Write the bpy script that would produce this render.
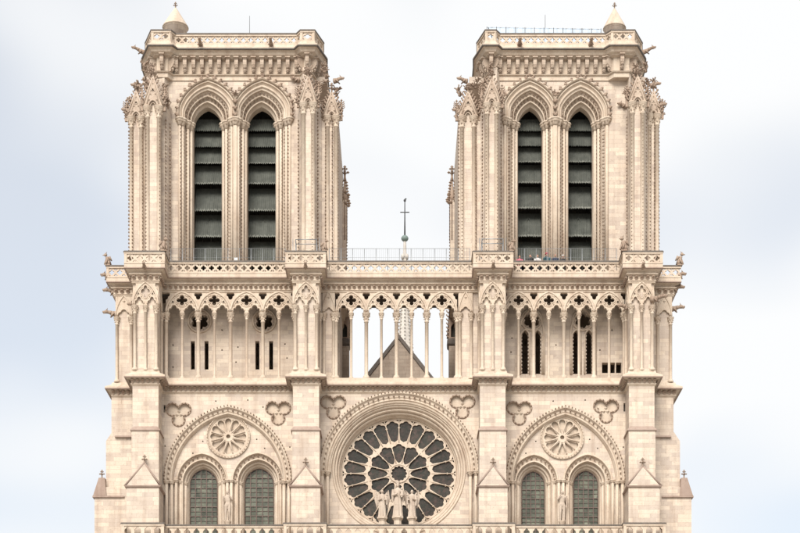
import bpy, math, random
from mathutils import Vector, Matrix
from mathutils.geometry import tessellate_polygon
random.seed(7)
R = math.radians
scene = bpy.context.scene
for o in list(bpy.data.objects): bpy.data.objects.remove(o)
COL = scene.collection

# ------------------------------------------------------------------ camera
D = 130.0            # metres from the camera to the main wall plane
S = 13.0             # photo pixels per metre on the wall plane
U0, V0 = 399.0, 900.0
cam = bpy.data.cameras.new('camera'); cam_o = bpy.data.objects.new('camera', cam); COL.objects.link(cam_o)
cam.sensor_width = 36.0; cam.lens = 36.0 * S * D / 800.0
cam.shift_y = (V0 - 266.5) / 800.0; cam.shift_x = (400.0 - U0) / 800.0
cam.clip_start = 0.5; cam.clip_end = 6000
cam_o.location = (0, -D, 1.6); cam_o.rotation_euler = (R(90), 0, 0)
scene.camera = cam_o
scene.render.resolution_x = 1024; scene.render.resolution_y = 682

# ------------------------------------------------------------------ sky, sun, exposure
SUN_EL, SUN_AZ = R(40), R(-14)     # azimuth measured from the camera side (-Y) towards +X
sun_dir = Vector((math.sin(SUN_AZ) * math.cos(SUN_EL), -math.cos(SUN_AZ) * math.cos(SUN_EL), math.sin(SUN_EL)))
world = bpy.data.worlds.new('World'); scene.world = world; world.use_nodes = True
nt = world.node_tree; nt.nodes.clear()
def nn(tree, typ, **kw):
    n = tree.nodes.new(typ)
    for k, v in kw.items(): setattr(n, k, v)
    return n
w_out = nn(nt, 'ShaderNodeOutputWorld')
w_bg = nn(nt, 'ShaderNodeBackground'); w_bg.inputs['Strength'].default_value = 0.0635
w_sky = nn(nt, 'ShaderNodeTexSky'); w_sky.sky_type = 'NISHITA'; w_sky.sun_disc = False
w_sky.sun_elevation = SUN_EL; w_sky.sun_rotation = math.atan2(sun_dir.x, sun_dir.y)
w_sky.air_density = 1.0; w_sky.dust_density = 0.6; w_sky.ozone_density = 0.35
w_tc = nn(nt, 'ShaderNodeTexCoord')
w_map = nn(nt, 'ShaderNodeMapping'); w_map.inputs['Scale'].default_value = (1.0, 1.0, 1.7); w_map.inputs['Location'].default_value = (3.42, 7.1, 4.43)
w_n1 = nn(nt, 'ShaderNodeTexNoise'); w_n1.inputs['Scale'].default_value = 3.6; w_n1.inputs['Detail'].default_value = 2; w_n1.inputs['Roughness'].default_value = 0.45
w_r1 = nn(nt, 'ShaderNodeMapRange'); w_r1.interpolation_type = 'SMOOTHSTEP'
w_r1.inputs['From Min'].default_value = 0.36; w_r1.inputs['From Max'].default_value = 0.60
w_r1.inputs['To Min'].default_value = 0.60; w_r1.inputs['To Max'].default_value = 0.985
w_n2 = nn(nt, 'ShaderNodeTexNoise'); w_n2.inputs['Scale'].default_value = 2.3; w_n2.inputs['Detail'].default_value = 3
w_mapb = nn(nt, 'ShaderNodeMapping'); w_mapb.inputs['Location'].default_value = (4.3, 1.7, 2.2)
w_r2 = nn(nt, 'ShaderNodeMixRGB'); w_r2.inputs[1].default_value = (6.75, 6.85, 6.95, 1); w_r2.inputs[2].default_value = (7.2, 7.2, 7.15, 1)
w_mix = nn(nt, 'ShaderNodeMixRGB')
L = nt.links.new
L(w_tc.outputs['Generated'], w_map.inputs[0]); L(w_map.outputs[0], w_n1.inputs['Vector']); L(w_n1.outputs['Fac'], w_r1.inputs[0])
L(w_tc.outputs['Generated'], w_mapb.inputs[0]); L(w_mapb.outputs[0], w_n2.inputs['Vector']); L(w_n2.outputs['Fac'], w_r2.inputs[0])
L(w_r1.outputs[0], w_mix.inputs[0]); L(w_sky.outputs[0], w_mix.inputs[1]); L(w_r2.outputs[0], w_mix.inputs[2])
L(w_mix.outputs[0], w_bg.inputs[0]); L(w_bg.outputs[0], w_out.inputs[0])
sun = bpy.data.lights.new('sun', 'SUN'); sun.energy = 2.35; sun.angle = R(34); sun.color = (1.0, 0.95, 0.87)
sun_o = bpy.data.objects.new('sun', sun); COL.objects.link(sun_o)
sun_o.rotation_euler = sun_dir.to_track_quat('Z', 'Y').to_euler(); sun_o.location = (-40, -60, 120)
vs = scene.view_settings
vs.view_transform = 'Standard'; vs.look = 'None'; vs.gamma = 1; vs.use_curve_mapping = False; vs.exposure = 1.17

# ------------------------------------------------------------------ materials
def base_mat(name):
    m = bpy.data.materials.new(name); m.use_nodes = True
    t = m.node_tree; t.nodes.clear()
    o = nn(t, 'ShaderNodeOutputMaterial'); b = nn(t, 'ShaderNodeBsdfPrincipled'); t.links.new(b.outputs[0], o.inputs[0])
    return m, t, b
def mixc(t, fac, a, b, mode='MIX'):
    n = nn(t, 'ShaderNodeMixRGB'); n.blend_type = mode
    for i, v in ((0, fac), (1, a), (2, b)):
        if isinstance(v, (int, float)): n.inputs[i].default_value = v
        elif isinstance(v, tuple): n.inputs[i].default_value = (*v, 1) if i else v
        else: t.links.new(v, n.inputs[i])
    return n.outputs[0]
def rng(t, src, a, b, c, d):
    n = nn(t, 'ShaderNodeMapRange'); t.links.new(src, n.inputs[0])
    for i, v in enumerate((a, b, c, d)): n.inputs[i + 1].default_value = v
    return n.outputs[0]
def noise(t, vec, scale, detail=4, rough=.55):
    n = nn(t, 'ShaderNodeTexNoise'); n.inputs['Scale'].default_value = scale; n.inputs['Detail'].default_value = detail
    n.inputs['Roughness'].default_value = rough; t.links.new(vec, n.inputs['Vector']); return n.outputs['Fac']
def stone(name, c1, c2, mortar, ashlar=True, grime=0.35, bump=0.35, dark=(0.24, 0.19, 0.15)):
    m, t, b = base_mat(name)
    g = nn(t, 'ShaderNodeNewGeometry')
    sp = nn(t, 'ShaderNodeSeparateXYZ'); t.links.new(g.outputs['Position'], sp.inputs[0])
    sn = nn(t, 'ShaderNodeSeparateXYZ'); t.links.new(g.outputs['True Normal'], sn.inputs[0])
    pos = g.outputs['Position']
    big = noise(t, pos, .22, 5, .6)
    mid = noise(t, pos, 1.3, 5, .6)
    fine = noise(t, pos, 9, 4, .65)
    mp = nn(t, 'ShaderNodeMapping'); mp.inputs['Scale'].default_value = (1.9, 1.9, .16); t.links.new(pos, mp.inputs[0])
    streak = noise(t, mp.outputs[0], 1.0, 5, .6)
    if ashlar:
        ax = nn(t, 'ShaderNodeMath', operation='ABSOLUTE'); t.links.new(sn.outputs[0], ax.inputs[0])
        gt = nn(t, 'ShaderNodeMath', operation='GREATER_THAN'); t.links.new(ax.outputs[0], gt.inputs[0]); gt.inputs[1].default_value = .71
        mu = nn(t, 'ShaderNodeMix'); t.links.new(gt.outputs[0], mu.inputs[0]); t.links.new(sp.outputs[0], mu.inputs[2]); t.links.new(sp.outputs[1], mu.inputs[3])
        cb = nn(t, 'ShaderNodeCombineXYZ'); t.links.new(mu.outputs[0], cb.inputs[0]); t.links.new(sp.outputs[2], cb.inputs[1])
        br = nn(t, 'ShaderNodeTexBrick'); t.links.new(cb.outputs[0], br.inputs['Vector'])
        br.inputs['Scale'].default_value = 1; br.inputs['Brick Width'].default_value = .86; br.inputs['Row Height'].default_value = .32
        br.inputs['Mortar Size'].default_value = .011; br.inputs['Mortar Smooth'].default_value = .3; br.inputs['Bias'].default_value = .05
        br.inputs['Color1'].default_value = (*c1, 1); br.inputs['Color2'].default_value = (*c2, 1); br.inputs['Mortar'].default_value = (*mortar, 1)
        br.squash = 1.35; br.squash_frequency = 3
        col = br.outputs['Color']
    else:
        col = mixc(t, mid, c1, c2)
    lite = mixc(t, rng(t, big, .3, .7, 0, .5), col, mixc(t, 1.0, col, (1.05, 1.02, .98), 'MULTIPLY'))
    col = mixc(t, rng(t, mid, .38, .72, 0, .45), lite, mixc(t, 1.0, lite, (.86, .80, .76), 'MULTIPLY'))
    col = mixc(t, rng(t, streak, .48, .74, 0, grime), col, mixc(t, 1.0, col, (.66, .58, .54), 'MULTIPLY'))
    col = mixc(t, rng(t, fine, .57, .76, 0, grime), col, dark)
    soot_shade = noise(t, pos, 3.1, 6, .72); col = mixc(t, rng(t, soot_shade, .56, .74, 0, grime * .9), col, mixc(t, 1.0, col, (.58, .53, .52), 'MULTIPLY'))
    t.links.new(col, b.inputs['Base Color'])
    b.inputs['Roughness'].default_value = .88; b.inputs['Specular IOR Level'].default_value = .25
    bp = nn(t, 'ShaderNodeBump'); bp.inputs['Strength'].default_value = bump; bp.inputs['Distance'].default_value = .03
    if ashlar:
        h = nn(t, 'ShaderNodeMath', operation='MULTIPLY_ADD'); t.links.new(br.outputs['Fac'], h.inputs[0]); h.inputs[1].default_value = -.5; t.links.new(fine, h.inputs[2])
        t.links.new(h.outputs[0], bp.inputs['Height'])
    else: t.links.new(fine, bp.inputs['Height'])
    t.links.new(bp.outputs[0], b.inputs['Normal'])
    return m
def plain(name, c, c2=None, rough=.6, metal=0, scale=3.0, spec=.5):
    m, t, b = base_mat(name)
    g = nn(t, 'ShaderNodeNewGeometry')
    n = noise(t, g.outputs['Position'], scale, 5, .6)
    t.links.new(mixc(t, rng(t, n, .3, .7, 0, 1), c, c2 or tuple(x * .7 for x in c)), b.inputs['Base Color'])
    b.inputs['Roughness'].default_value = rough; b.inputs['Metallic'].default_value = metal; b.inputs['Specular IOR Level'].default_value = spec
    bp = nn(t, 'ShaderNodeBump'); bp.inputs['Strength'].default_value = .2; bp.inputs['Distance'].default_value = .02
    t.links.new(n, bp.inputs['Height']); t.links.new(bp.outputs[0], b.inputs['Normal'])
    return m
M = {}
M['ashlar'] = stone('ashlar limestone', (.60, .518, .43), (.455, .388, .335), (.41, .34, .29), bump=.25, grime=.6)
M['carved'] = stone('carved limestone', (.58, .50, .415), (.47, .39, .315), (.3, .3, .3), ashlar=False, grime=.65, bump=.5)
M['gable_carving'] = stone('dirty carved limestone', (.50, .415, .34), (.37, .30, .245), (.3, .3, .3), ashlar=False, grime=.95, bump=.6)
M['foliage'] = stone('weathered and shaded carving', (.39, .305, .24), (.235, .175, .14), (.3, .3, .3), ashlar=False, grime=.7, bump=.6)  # shadow among the leaves is put into this darker tone, besides weathering
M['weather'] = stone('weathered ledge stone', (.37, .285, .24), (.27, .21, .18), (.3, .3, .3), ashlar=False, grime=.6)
M['statue'] = stone('statue stone', (.52, .445, .375), (.40, .335, .28), (.3, .3, .3), ashlar=False, grime=.8)
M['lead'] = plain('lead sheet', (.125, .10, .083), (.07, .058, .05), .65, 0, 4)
def louvre_mat():
    m, t, b = base_mat('stained louvre boards'); g = nn(t, 'ShaderNodeNewGeometry')
    mp = nn(t, 'ShaderNodeMapping'); mp.inputs['Scale'].default_value = (2.2, 1, .8); t.links.new(g.outputs['Position'], mp.inputs[0])
    st = noise(t, mp.outputs[0], 1.0, 5, .7); n = noise(t, g.outputs['Position'], 1.7, 5, .65)
    c = mixc(t, rng(t, n, .3, .7, 0, 1), (.085, .09, .078), (.045, .05, .043)); c = mixc(t, rng(t, st, .55, .8, 0, .35), c, (.13, .135, .115)); c = mixc(t, rng(t, st, .28, .40, .3, 0), c, (.02, .022, .02))
    t.links.new(c, b.inputs['Base Color']); b.inputs['Roughness'].default_value = .8; return m
M['louvre'] = louvre_mat(); M['lead_pale'] = plain('weathered lead edging', (.20, .205, .18), (.09, .095, .085), .7, 0, 3)
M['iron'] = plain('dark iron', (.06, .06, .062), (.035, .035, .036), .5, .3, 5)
M['wire'] = plain('galvanised wire', (.30, .31, .32), (.22, .23, .24), .45, .5, 6)
M['bar'] = plain('rusty glazing bar', (.13, .085, .07), (.08, .06, .052), .6, .2, 5)
M['copper'] = plain('pale weathered lead', (.52, .48, .43), (.38, .35, .32), .6, 0, 3)
M['verdigris'] = plain('green lead', (.17, .22, .20), (.11, .15, .14), .6, 0, 3)
M['gable'] = stone('gable stone', (.43, .36, .30), (.34, .285, .24), (.25, .2, .17), grime=.6)
M['floor'] = plain('interior floor', (.18, .15, .13), None, .9)
M['unlit_dark'] = plain('near-black unlit interior', (.06, .058, .05), (.03, .029, .026), .9, 0, 2, .2)  # near-black tone that stands in for unlit interiors
M['door'] = plain('oak door', (.09, .05, .03), None, .6)
M['white'] = plain('white painted metal', (.75, .75, .74), (.6, .6, .6), .4)
def glass_mat(name, a, b_, spot, vor=3.0):
    m, t, b = base_mat(name)
    g = nn(t, 'ShaderNodeNewGeometry')
    n = noise(t, g.outputs['Position'], 2.2, 5, .7); n2 = noise(t, g.outputs['Position'], 6.5, 3, .6)
    c = mixc(t, rng(t, n, .35, .65, 0, 1), a, b_)
    c = mixc(t, rng(t, n2, .55, .72, 0, .8), c, spot)
    vo = nn(t, 'ShaderNodeTexVoronoi'); vo.inputs['Scale'].default_value = vor; t.links.new(g.outputs['Position'], vo.inputs['Vector'])
    sv = nn(t, 'ShaderNodeSeparateColor'); t.links.new(vo.outputs['Color'], sv.inputs[0])
    c = mixc(t, rng(t, sv.outputs[0], 0, 1, .0, .55), c, mixc(t, sv.outputs[1], tuple(x * .45 for x in a), tuple(x * 1.7 for x in spot)))
    oi = nn(t, 'ShaderNodeObjectInfo'); k = rng(t, oi.outputs['Random'], 0, 1, .62, 1.3)
    cc = nn(t, 'ShaderNodeCombineColor'); [t.links.new(k, cc.inputs[i]) for i in range(3)]; c = mixc(t, 1.0, c, cc.outputs[0], 'MULTIPLY')
    t.links.new(c, b.inputs['Base Color']); b.inputs['Roughness'].default_value = .42; b.inputs['Specular IOR Level'].default_value = .22
    bp = nn(t, 'ShaderNodeBump'); bp.inputs['Strength'].default_value = .5; bp.inputs['Distance'].default_value = .02
    t.links.new(n2, bp.inputs['Height']); t.links.new(bp.outputs[0], b.inputs['Normal'])
    return m
M['glass'] = glass_mat('green leaded glass', (.10, .112, .085), (.062, .07, .055), (.13, .13, .10))
M['rose_glass'] = glass_mat('dark stained glass', (.030, .031, .024), (.013, .014, .011), (.052, .030, .026), 4.5)
def sheet_mat():
    m, t, b = base_mat('translucent scaffold sheeting')
    g = nn(t, 'ShaderNodeNewGeometry'); n = noise(t, g.outputs['Position'], 1.5, 4, .6)
    t.links.new(mixc(t, n, (.34, .46, .60), (.5, .58, .68)), b.inputs['Base Color'])
    b.inputs['Roughness'].default_value = .5; b.inputs['Alpha'].default_value = .6
    return m
M['sheet'] = sheet_mat()
def paving():
    m, t, b = base_mat('forecourt paving')
    g = nn(t, 'ShaderNodeNewGeometry'); br = nn(t, 'ShaderNodeTexBrick'); t.links.new(g.outputs['Position'], br.inputs['Vector'])
    br.inputs['Scale'].default_value = 1; br.inputs['Color1'].default_value = (.46, .43, .38, 1); br.inputs['Color2'].default_value = (.40, .37, .33, 1); br.inputs['Mortar'].default_value = (.2, .18, .16, 1)
    t.links.new(br.outputs[0], b.inputs['Base Color']); b.inputs['Roughness'].default_value = .85
    return m
M['paving'] = paving()
def cloth(name, c): M[name] = plain(name, c, tuple(x * .8 for x in c), .8, 0, 8)
for nm, c in (('skin', (.48, .28, .20)), ('hair_dark', (.03, .022, .018)), ('hair_brown', (.10, .055, .03)), ('cloth_navy', (.03, .04, .07)), ('cloth_teal', (.03, .09, .11)),
              ('cloth_pink', (.55, .14, .20)), ('cloth_white', (.65, .62, .6)), ('cloth_black', (.02, .02, .022)), ('cloth_denim', (.05, .07, .13)), ('cloth_grey', (.2, .2, .21)), ('cloth_red', (.5, .04, .08))):
    cloth(nm, c)

# ------------------------------------------------------------------ mesh helpers
def ue(u, d=0.0): return (u - U0) / S * (D + d) / D          # photo x at depth d -> world X
def ze(v, d=0.0): return 1.6 + (V0 - v) / S * (D + d) / D    # photo y at depth d -> world Z
px = 1.0 / S
class MB:
    def __init__(s): s.v = []; s.f = []; s.sm = []
    def add(s, vs, fs, smooth=False):
        n = len(s.v); s.v += [tuple(p) for p in vs]
        for f in fs: s.f.append(tuple(i + n for i in f)); s.sm.append(smooth)
        return s
    def box(s, x0, x1, y0, y1, z0, z1):
        return s.add([(x0, y0, z0), (x1, y0, z0), (x1, y1, z0), (x0, y1, z0), (x0, y0, z1), (x1, y0, z1), (x1, y1, z1), (x0, y1, z1)],
                     [(0, 3, 2, 1), (4, 5, 6, 7), (0, 1, 5, 4), (1, 2, 6, 5), (2, 3, 7, 6), (3, 0, 4, 7)])
    def obox(s, c, ax, ay, az):                     # oriented box: centre and three half-axis vectors
        c = Vector(c); ax, ay, az = Vector(ax), Vector(ay), Vector(az); P = []
        for k in (-1, 1):
            for i, j in ((-1, -1), (1, -1), (1, 1), (-1, 1)): P.append(c + ax * i + ay * j + az * k)
        return s.add(P, [(0, 3, 2, 1), (4, 5, 6, 7), (0, 1, 5, 4), (1, 2, 6, 5), (2, 3, 7, 6), (3, 0, 4, 7)])
    def plate(s, outer, holes, y0, y1, back=True, rim=True):
        loops = [outer] + list(holes); flat = [p for l in loops for p in l]
        tri = tessellate_polygon([[Vector((p[0], p[1], 0)) for p in l] for l in loops]); n = len(flat)
        vs = [(p[0], y0, p[1]) for p in flat]; fs = [tuple(t) for t in tri]
        if back: vs += [(p[0], y1, p[1]) for p in flat]; fs += [tuple(i + n for i in reversed(t)) for t in tri]
        elif rim: vs += [(p[0], y1, p[1]) for p in flat]
        if rim:
            k = 0
            for l in loops:
                m = len(l)
                for i in range(m): a = k + i; b = k + (i + 1) % m; fs.append((a, b, b + n, a + n))
                k += m
        return s.add(vs, fs)
    def plan(s, poly, z0, z1): return s.ploft(poly, [(0, z0), (0, z1)])
    def ploft(s, poly, prof, cap0=True, cap1=True):  # rings of an offset plan polygon
        n = len(poly); vs = []; fs = []
        for off, z in prof: vs += [(x, y, z) for x, y in offset(poly, off)]
        for k in range(len(prof) - 1):
            for i in range(n): a = k * n + i; b = k * n + (i + 1) % n; fs.append((a, b, b + n, a + n))
        for c, base in ((cap0, 0), (cap1, (len(prof) - 1) * n)):
            if c:
                tri = tessellate_polygon([[Vector((vs[base + i][0], vs[base + i][1], 0)) for i in range(n)]])
                fs += [tuple(base + i for i in t) for t in tri]
        return s.add(vs, fs)
    def loft(s, A, B, prof, closed=False, smooth=True):
        n = len(A); row = lambda t, y: [(a[0] + (b[0] - a[0]) * t, y, a[1] + (b[1] - a[1]) * t) for a, b in zip(A, B)]
        for p, q in zip(prof, prof[1:]):       # each strip has its own vertices: crisp arrises, smooth along the sweep
            s.add(row(*p) + row(*q), [(i, (i + 1) % n, n + (i + 1) % n, n + i) for i in range(n if closed else n - 1)], smooth)
        return s
    def tube(s, pts, r, n=6, closed=False, r1=None, caps=True):
        pts = [Vector(p) for p in pts]; m = len(pts); vs = []; fs = []; up = None
        for i, p in enumerate(pts):
            if closed: d = pts[(i + 1) % m] - pts[i - 1]
            else: d = pts[min(i + 1, m - 1)] - pts[max(i - 1, 0)]
            d.normalize()
            if up is None: up = Vector((0, 1, 0)) if abs(d.y) < .9 else Vector((0, 0, 1))
            a = up.cross(d); a.normalize(); b = d.cross(a); up = b
            rr = r if r1 is None else r + (r1 - r) * i / max(1, m - 1)
            for k in range(n):
                t = 2 * math.pi * k / n; vs.append(p + a * math.cos(t) * rr + b * math.sin(t) * rr)
        for i in range(m if closed else m - 1):
            for k in range(n):
                j = (i + 1) % m; fs.append((i * n + k, i * n + (k + 1) % n, j * n + (k + 1) % n, j * n + k))
        if not closed and caps: fs += [tuple(range(n - 1, -1, -1)), tuple(range((m - 1) * n, m * n))]
        return s.add(vs, fs, True)
    def lathe(s, x, y, prof, n=10, smooth=True, rot=0, sy=1):
        vs = []; fs = []; m = len(prof)
        for r, z in prof:
            for k in range(n): t = 2 * math.pi * k / n + rot; vs.append((x + r * math.cos(t), y + r * sy * math.sin(t), z))
        for i in range(m - 1):
            for k in range(n): fs.append((i * n + k, i * n + (k + 1) % n, (i + 1) * n + (k + 1) % n, (i + 1) * n + k))
        fs += [tuple(range(n - 1, -1, -1)), tuple(range((m - 1) * n, m * n))]
        return s.add(vs, fs, smooth)
    def octa(s, x, y, z, rx, ry=None, rz=None):
        ry = ry or rx; rz = rz or rx
        return s.add([(x + rx, y, z), (x - rx, y, z), (x, y + ry, z), (x, y - ry, z), (x, y, z + rz), (x, y, z - rz)],
                     [(0, 2, 4), (2, 1, 4), (1, 3, 4), (3, 0, 4), (2, 0, 5), (1, 2, 5), (3, 1, 5), (0, 3, 5)])
    def ball(s, x, y, z, rx, ry=None, rz=None, n=8, m=5):
        ry = ry or rx; rz = rz or rx; vs = [(x, y, z - rz)]; fs = []
        for i in range(1, m):
            a = -math.pi / 2 + math.pi * i / m
            for k in range(n): t = 2 * math.pi * k / n; vs.append((x + rx * math.cos(a) * math.cos(t), y + ry * math.cos(a) * math.sin(t), z + rz * math.sin(a)))
        vs.append((x, y, z + rz)); top = len(vs) - 1
        for k in range(n): fs += [(0, 1 + (k + 1) % n, 1 + k), (top, 1 + (m - 2) * n + k, 1 + (m - 2) * n + (k + 1) % n)]
        for i in range(m - 2):
            for k in range(n): a = 1 + i * n + k; b = 1 + i * n + (k + 1) % n; fs.append((a, b, b + n, a + n))
        return s.add(vs, fs, True)
    def merge(s, o, mat): return s.add_flags(o, [mat @ Vector(p) for p in o.v])
    def add_flags(s, o, vs):
        n = len(s.v); s.v += [tuple(p) for p in vs]; s.f += [tuple(i + n for i in f) for f in o.f]; s.sm += o.sm; return s
    def mesh(s, name):
        me = bpy.data.meshes.new(name); me.from_pydata(s.v, [], s.f); me.polygons.foreach_set('use_smooth', s.sm); me.update(); return me
def offset(poly, off):
    if abs(off) < 1e-6: return list(poly)
    n = len(poly); area = sum(poly[i][0] * poly[(i + 1) % n][1] - poly[(i + 1) % n][0] * poly[i][1] for i in range(n)); sg = 1 if area > 0 else -1
    out = []
    for i in range(n):
        p, q, r_ = Vector(poly[i - 1]), Vector(poly[i]), Vector(poly[(i + 1) % n])
        a = (q - p).normalized(); b = (r_ - q).normalized()
        na = Vector((a.y, -a.x)) * sg; nb = Vector((b.y, -b.x)) * sg
        k = na + nb; den = 1 + na.dot(nb)
        out.append(tuple(q + k * (off / max(den, .25))))
    return out
def link(name, me, mat, parent=None, loc=None, smooth=None):
    o = bpy.data.objects.new(name, me); COL.objects.link(o)
    if mat and not me.materials: me.materials.append(M[mat])
    if parent: o.parent = parent
    if loc: o.location = loc
    return o
def obj(name, mb, mat, parent=None, kind=None, label=None):
    o = link(name, mb.mesh(name), mat, parent)
    if kind: o['kind'] = kind
    if label: o['label'] = label
    return o
def tag(o, label, cat, group=None):
    o['label'] = label; o['category'] = cat
    if group: o['group'] = group
    return o
def empty(name, loc, label, cat, group=None):
    o = bpy.data.objects.new(name, None); COL.objects.link(o); o.location = loc; o.empty_display_size = .5
    return tag(o, label, cat, group)

# curves in the (x, z) plane
def arch(cx, zs, hw, rise, n=14, legs=None):
    """pointed (or round) arch from the left springing to the right one, optional legs down to z = legs"""
    rise = max(rise, hw * 1.0001); Rr = (hw * hw + rise * rise) / (2 * hw); a1 = math.atan2(rise, Rr - hw); L_ = []
    for i in range(n + 1):
        a = a1 * i / n; L_.append((cx - hw + Rr - Rr * math.cos(a), zs + Rr * math.sin(a)))
    P = L_ + [(2 * cx - x, z) for x, z in reversed(L_[:-1])]
    if legs is not None: P = [(cx - hw, legs)] + P + [(cx + hw, legs)]
    return P
def circle(cx, cz, rx, rz=None, n=48, a0=0): return [(cx + rx * math.cos(a0 + 2 * math.pi * i / n), cz + (rz or rx) * math.sin(a0 + 2 * math.pi * i / n)) for i in range(n)]
def lobed(cx, cz, n, rc, rl, rot=math.pi / 2, m=48, a0=0, a1=2 * math.pi, lobes=None):
    out = []; L_ = lobes or [(rot + 2 * math.pi * k / n, rc, rl) for k in range(n)]
    full = abs(a1 - a0 - 2 * math.pi) < 1e-6
    for i in range(m if full else m + 1):
        a = a0 + (a1 - a0) * i / m; best = 0
        for la, c, l in L_:
            dl = a - la; q = l * l - (c * math.sin(dl)) ** 2
            if q >= 0: best = max(best, c * math.cos(dl) + math.sqrt(q))
        out.append((cx + best * math.cos(a), cz + best * math.sin(a)))
    return out
def along(pts, step, closed=False):
    """evenly spaced points and tangents along a polyline of (x, z)"""
    P = list(pts) + ([pts[0]] if closed else []); seg = []; tot = 0
    for a, b in zip(P, P[1:]): l = math.hypot(b[0] - a[0], b[1] - a[1]); seg.append((a, b, l)); tot += l
    n = max(1, round(tot / step)); out = []; acc = 0; k = 0
    for i in range(n):
        t = tot * (i + .5) / n
        while k < len(seg) - 1 and acc + seg[k][2] < t: acc += seg[k][2]; k += 1
        a, b, l = seg[k]; f = (t - acc) / l if l else 0
        out.append((a[0] + (b[0] - a[0]) * f, a[1] + (b[1] - a[1]) * f, (b[0] - a[0]) / (l or 1), (b[1] - a[1]) / (l or 1)))
    return out
def xz(pts, y): return [(x, y, z) for x, z in pts]
def sq(cx, cz, h): return [(cx - h, cz - h), (cx + h, cz - h), (cx + h, cz + h), (cx - h, cz + h)]
def orders(n, y0, y1, amp=.09):
    """stepped and rolled section of an archivolt from y0 (outside) back to y1 (inside)"""
    P = [(0, y0)]; st = (y1 - y0) / n
    for k in range(n):
        b = y0 + st * k; t = k / n; w = 1 / n
        P += [(t + .06 * w, b - amp * .5), (t + .2 * w, b - amp), (t + .36 * w, b - amp * .7), (t + .46 * w, b + amp * .1), (t + .5 * w, b + st * .5), (t + .6 * w, b + st * .66), (t + .72 * w, b + st * .55), (t + .78 * w, b + st * .38), (t + .88 * w, b + st * .36), (t + .95 * w, b + st * .6), (t + 1.0 * w, b + st)]
    return P
def crocket(mb, x, y, z, r, tx=0, tz=1):
    """a small curled leaf that stands off its moulding"""
    j = .85 + .3 * random.random()
    mb.octa(x, y - r * .5, z, r * .62 * j, r * .9, r * .72 * j)
    mb.octa(x, y - r * 1.05, z + r * .35, r * .45, r * .45, r * .42)
def beads(mb, pts, y, step, r, closed=False):
    for x, z, tx, tz in along(pts, step, closed): crocket(mb, x, y, z, r * (.85 + .3 * random.random()))
def interp(A, B, t): return [(a[0] + (b[0] - a[0]) * t, a[1] + (b[1] - a[1]) * t) for a, b in zip(A, B)]
def column(h, r, n=10):
    """shaft with moulded base and leafy capital, base at the origin"""
    m = MB(); c = r * 2.35
    m.lathe(0, 0, [(r * 1.9, 0), (r * 1.9, r * .8), (r * 1.6, r * 1.1), (r * 1.65, r * 1.5), (r * 1.15, r * 1.9), (r, r * 2.3), (r, h - c * 2.1), (r * 1.25, h - c * 2.05), (r * 1.25, h - c * 1.9), (r * 1.02, h - c * 1.8), (r * 1.2, h - c * 1.2), (r * 1.9, h - c * .5), (r * 2.1, h - c * .42), (r * 2.1, h - c * .1), (r * 2.25, h - c * .05), (r * 2.25, h)], n)
    for k in range(6):
        a = math.pi / 3 * k + .26
        m.octa(r * 1.75 * math.cos(a), r * 1.75 * math.sin(a), h - c * .75, r * .5); m.octa(r * 1.4 * math.cos(a + .5), r * 1.4 * math.sin(a + .5), h - c * 1.35, r * .45)
    return m.mesh('column')
COLS = {}
def put_column(parent, x, y, z0, z1, r, name='column'):
    key = (round(z1 - z0, 2), round(r, 3))
    if key not in COLS: COLS[key] = column(z1 - z0, r)
    o = link(name, COLS[key], 'carved', parent, (x, y, z0)); o.rotation_euler.z = random.uniform(0, 6.28); return o
def frieze(mb, path, z, h, proud=.07, step=.28):
    """a band of curling leaves along a plan polyline, one leaf at each step"""
    for (x0, y0), (x1, y1) in zip(path, path[1:]):
        l = math.hypot(x1 - x0, y1 - y0); n = max(1, int(l / step)); tx, ty = (x1 - x0) / l, (y1 - y0) / l; nx, ny = ty, -tx
        for i in range(n):
            f = (i + .5) / n; x = x0 + (x1 - x0) * f; y = y0 + (y1 - y0) * f; w = l / n * .36; j = random.uniform(.85, 1.15)
            P = []
            for (a, b, c) in ((-.3, 0, 0), (.3, 0, 0), (-1, .35, .45), (1, .35, .45), (-.75, 1.0, .8), (.75, 1.0, .8), (0, 1.5, .62), (-.6, .1, 1), (.6, .1, 1)):
                P.append((x + tx * a * w + nx * b * proud * j, y + ty * a * w + ny * b * proud * j, z + (c - .5) * h * j))
            mb.add(P, [(0, 1, 3, 2), (2, 3, 6), (2, 6, 4), (3, 5, 6), (4, 6, 5), (4, 5, 8, 7), (0, 2, 4, 7), (1, 8, 5, 3)])
def leafclump(mb, x, y, z, s, n=9):
    """a tuft of curling leaves growing from one point"""
    mb.ball(x, y, z, s * .55, s * .5, s * .6, 7, 5)
    for k in range(n):
        a = random.uniform(0, 2 * math.pi); e = random.uniform(-.35, 1.0); r = s * random.uniform(.8, 1.15)
        d = Vector((math.cos(a), -abs(math.sin(a)), e)).normalized(); p = Vector((x, y, z)); u = Vector((0, 0, 1))
        q = p + d * r * .8; w = q + (d * .5 + u * .6) * r * .4; v = w + (d * .55 - u * .25) * r * .35
        mb.tube([p, q, w, v], s * .2, 5, r1=s * .1); mb.ball(v.x, v.y, v.z, s * .2, s * .2, s * .17, 6, 4)
def leafcurl(mb, x, y, z, nx, nz, r):
    """one crocket: a leaf that leaves its edge along (nx, nz) and curls up"""
    p = Vector((x, y, z)); n_ = Vector((nx, 0, nz)); u = Vector((0, -.25, 1))
    a = p + n_ * r * .9 + u * r * .2; b = a + n_ * r * .5 + u * r * .7; mb.tube([p - n_ * r * .2, a, b], r * .55, 6, r1=r * .32); mb.ball(b.x, b.y, b.z, r * .5, r * .5, r * .42, 6, 4)
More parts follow.
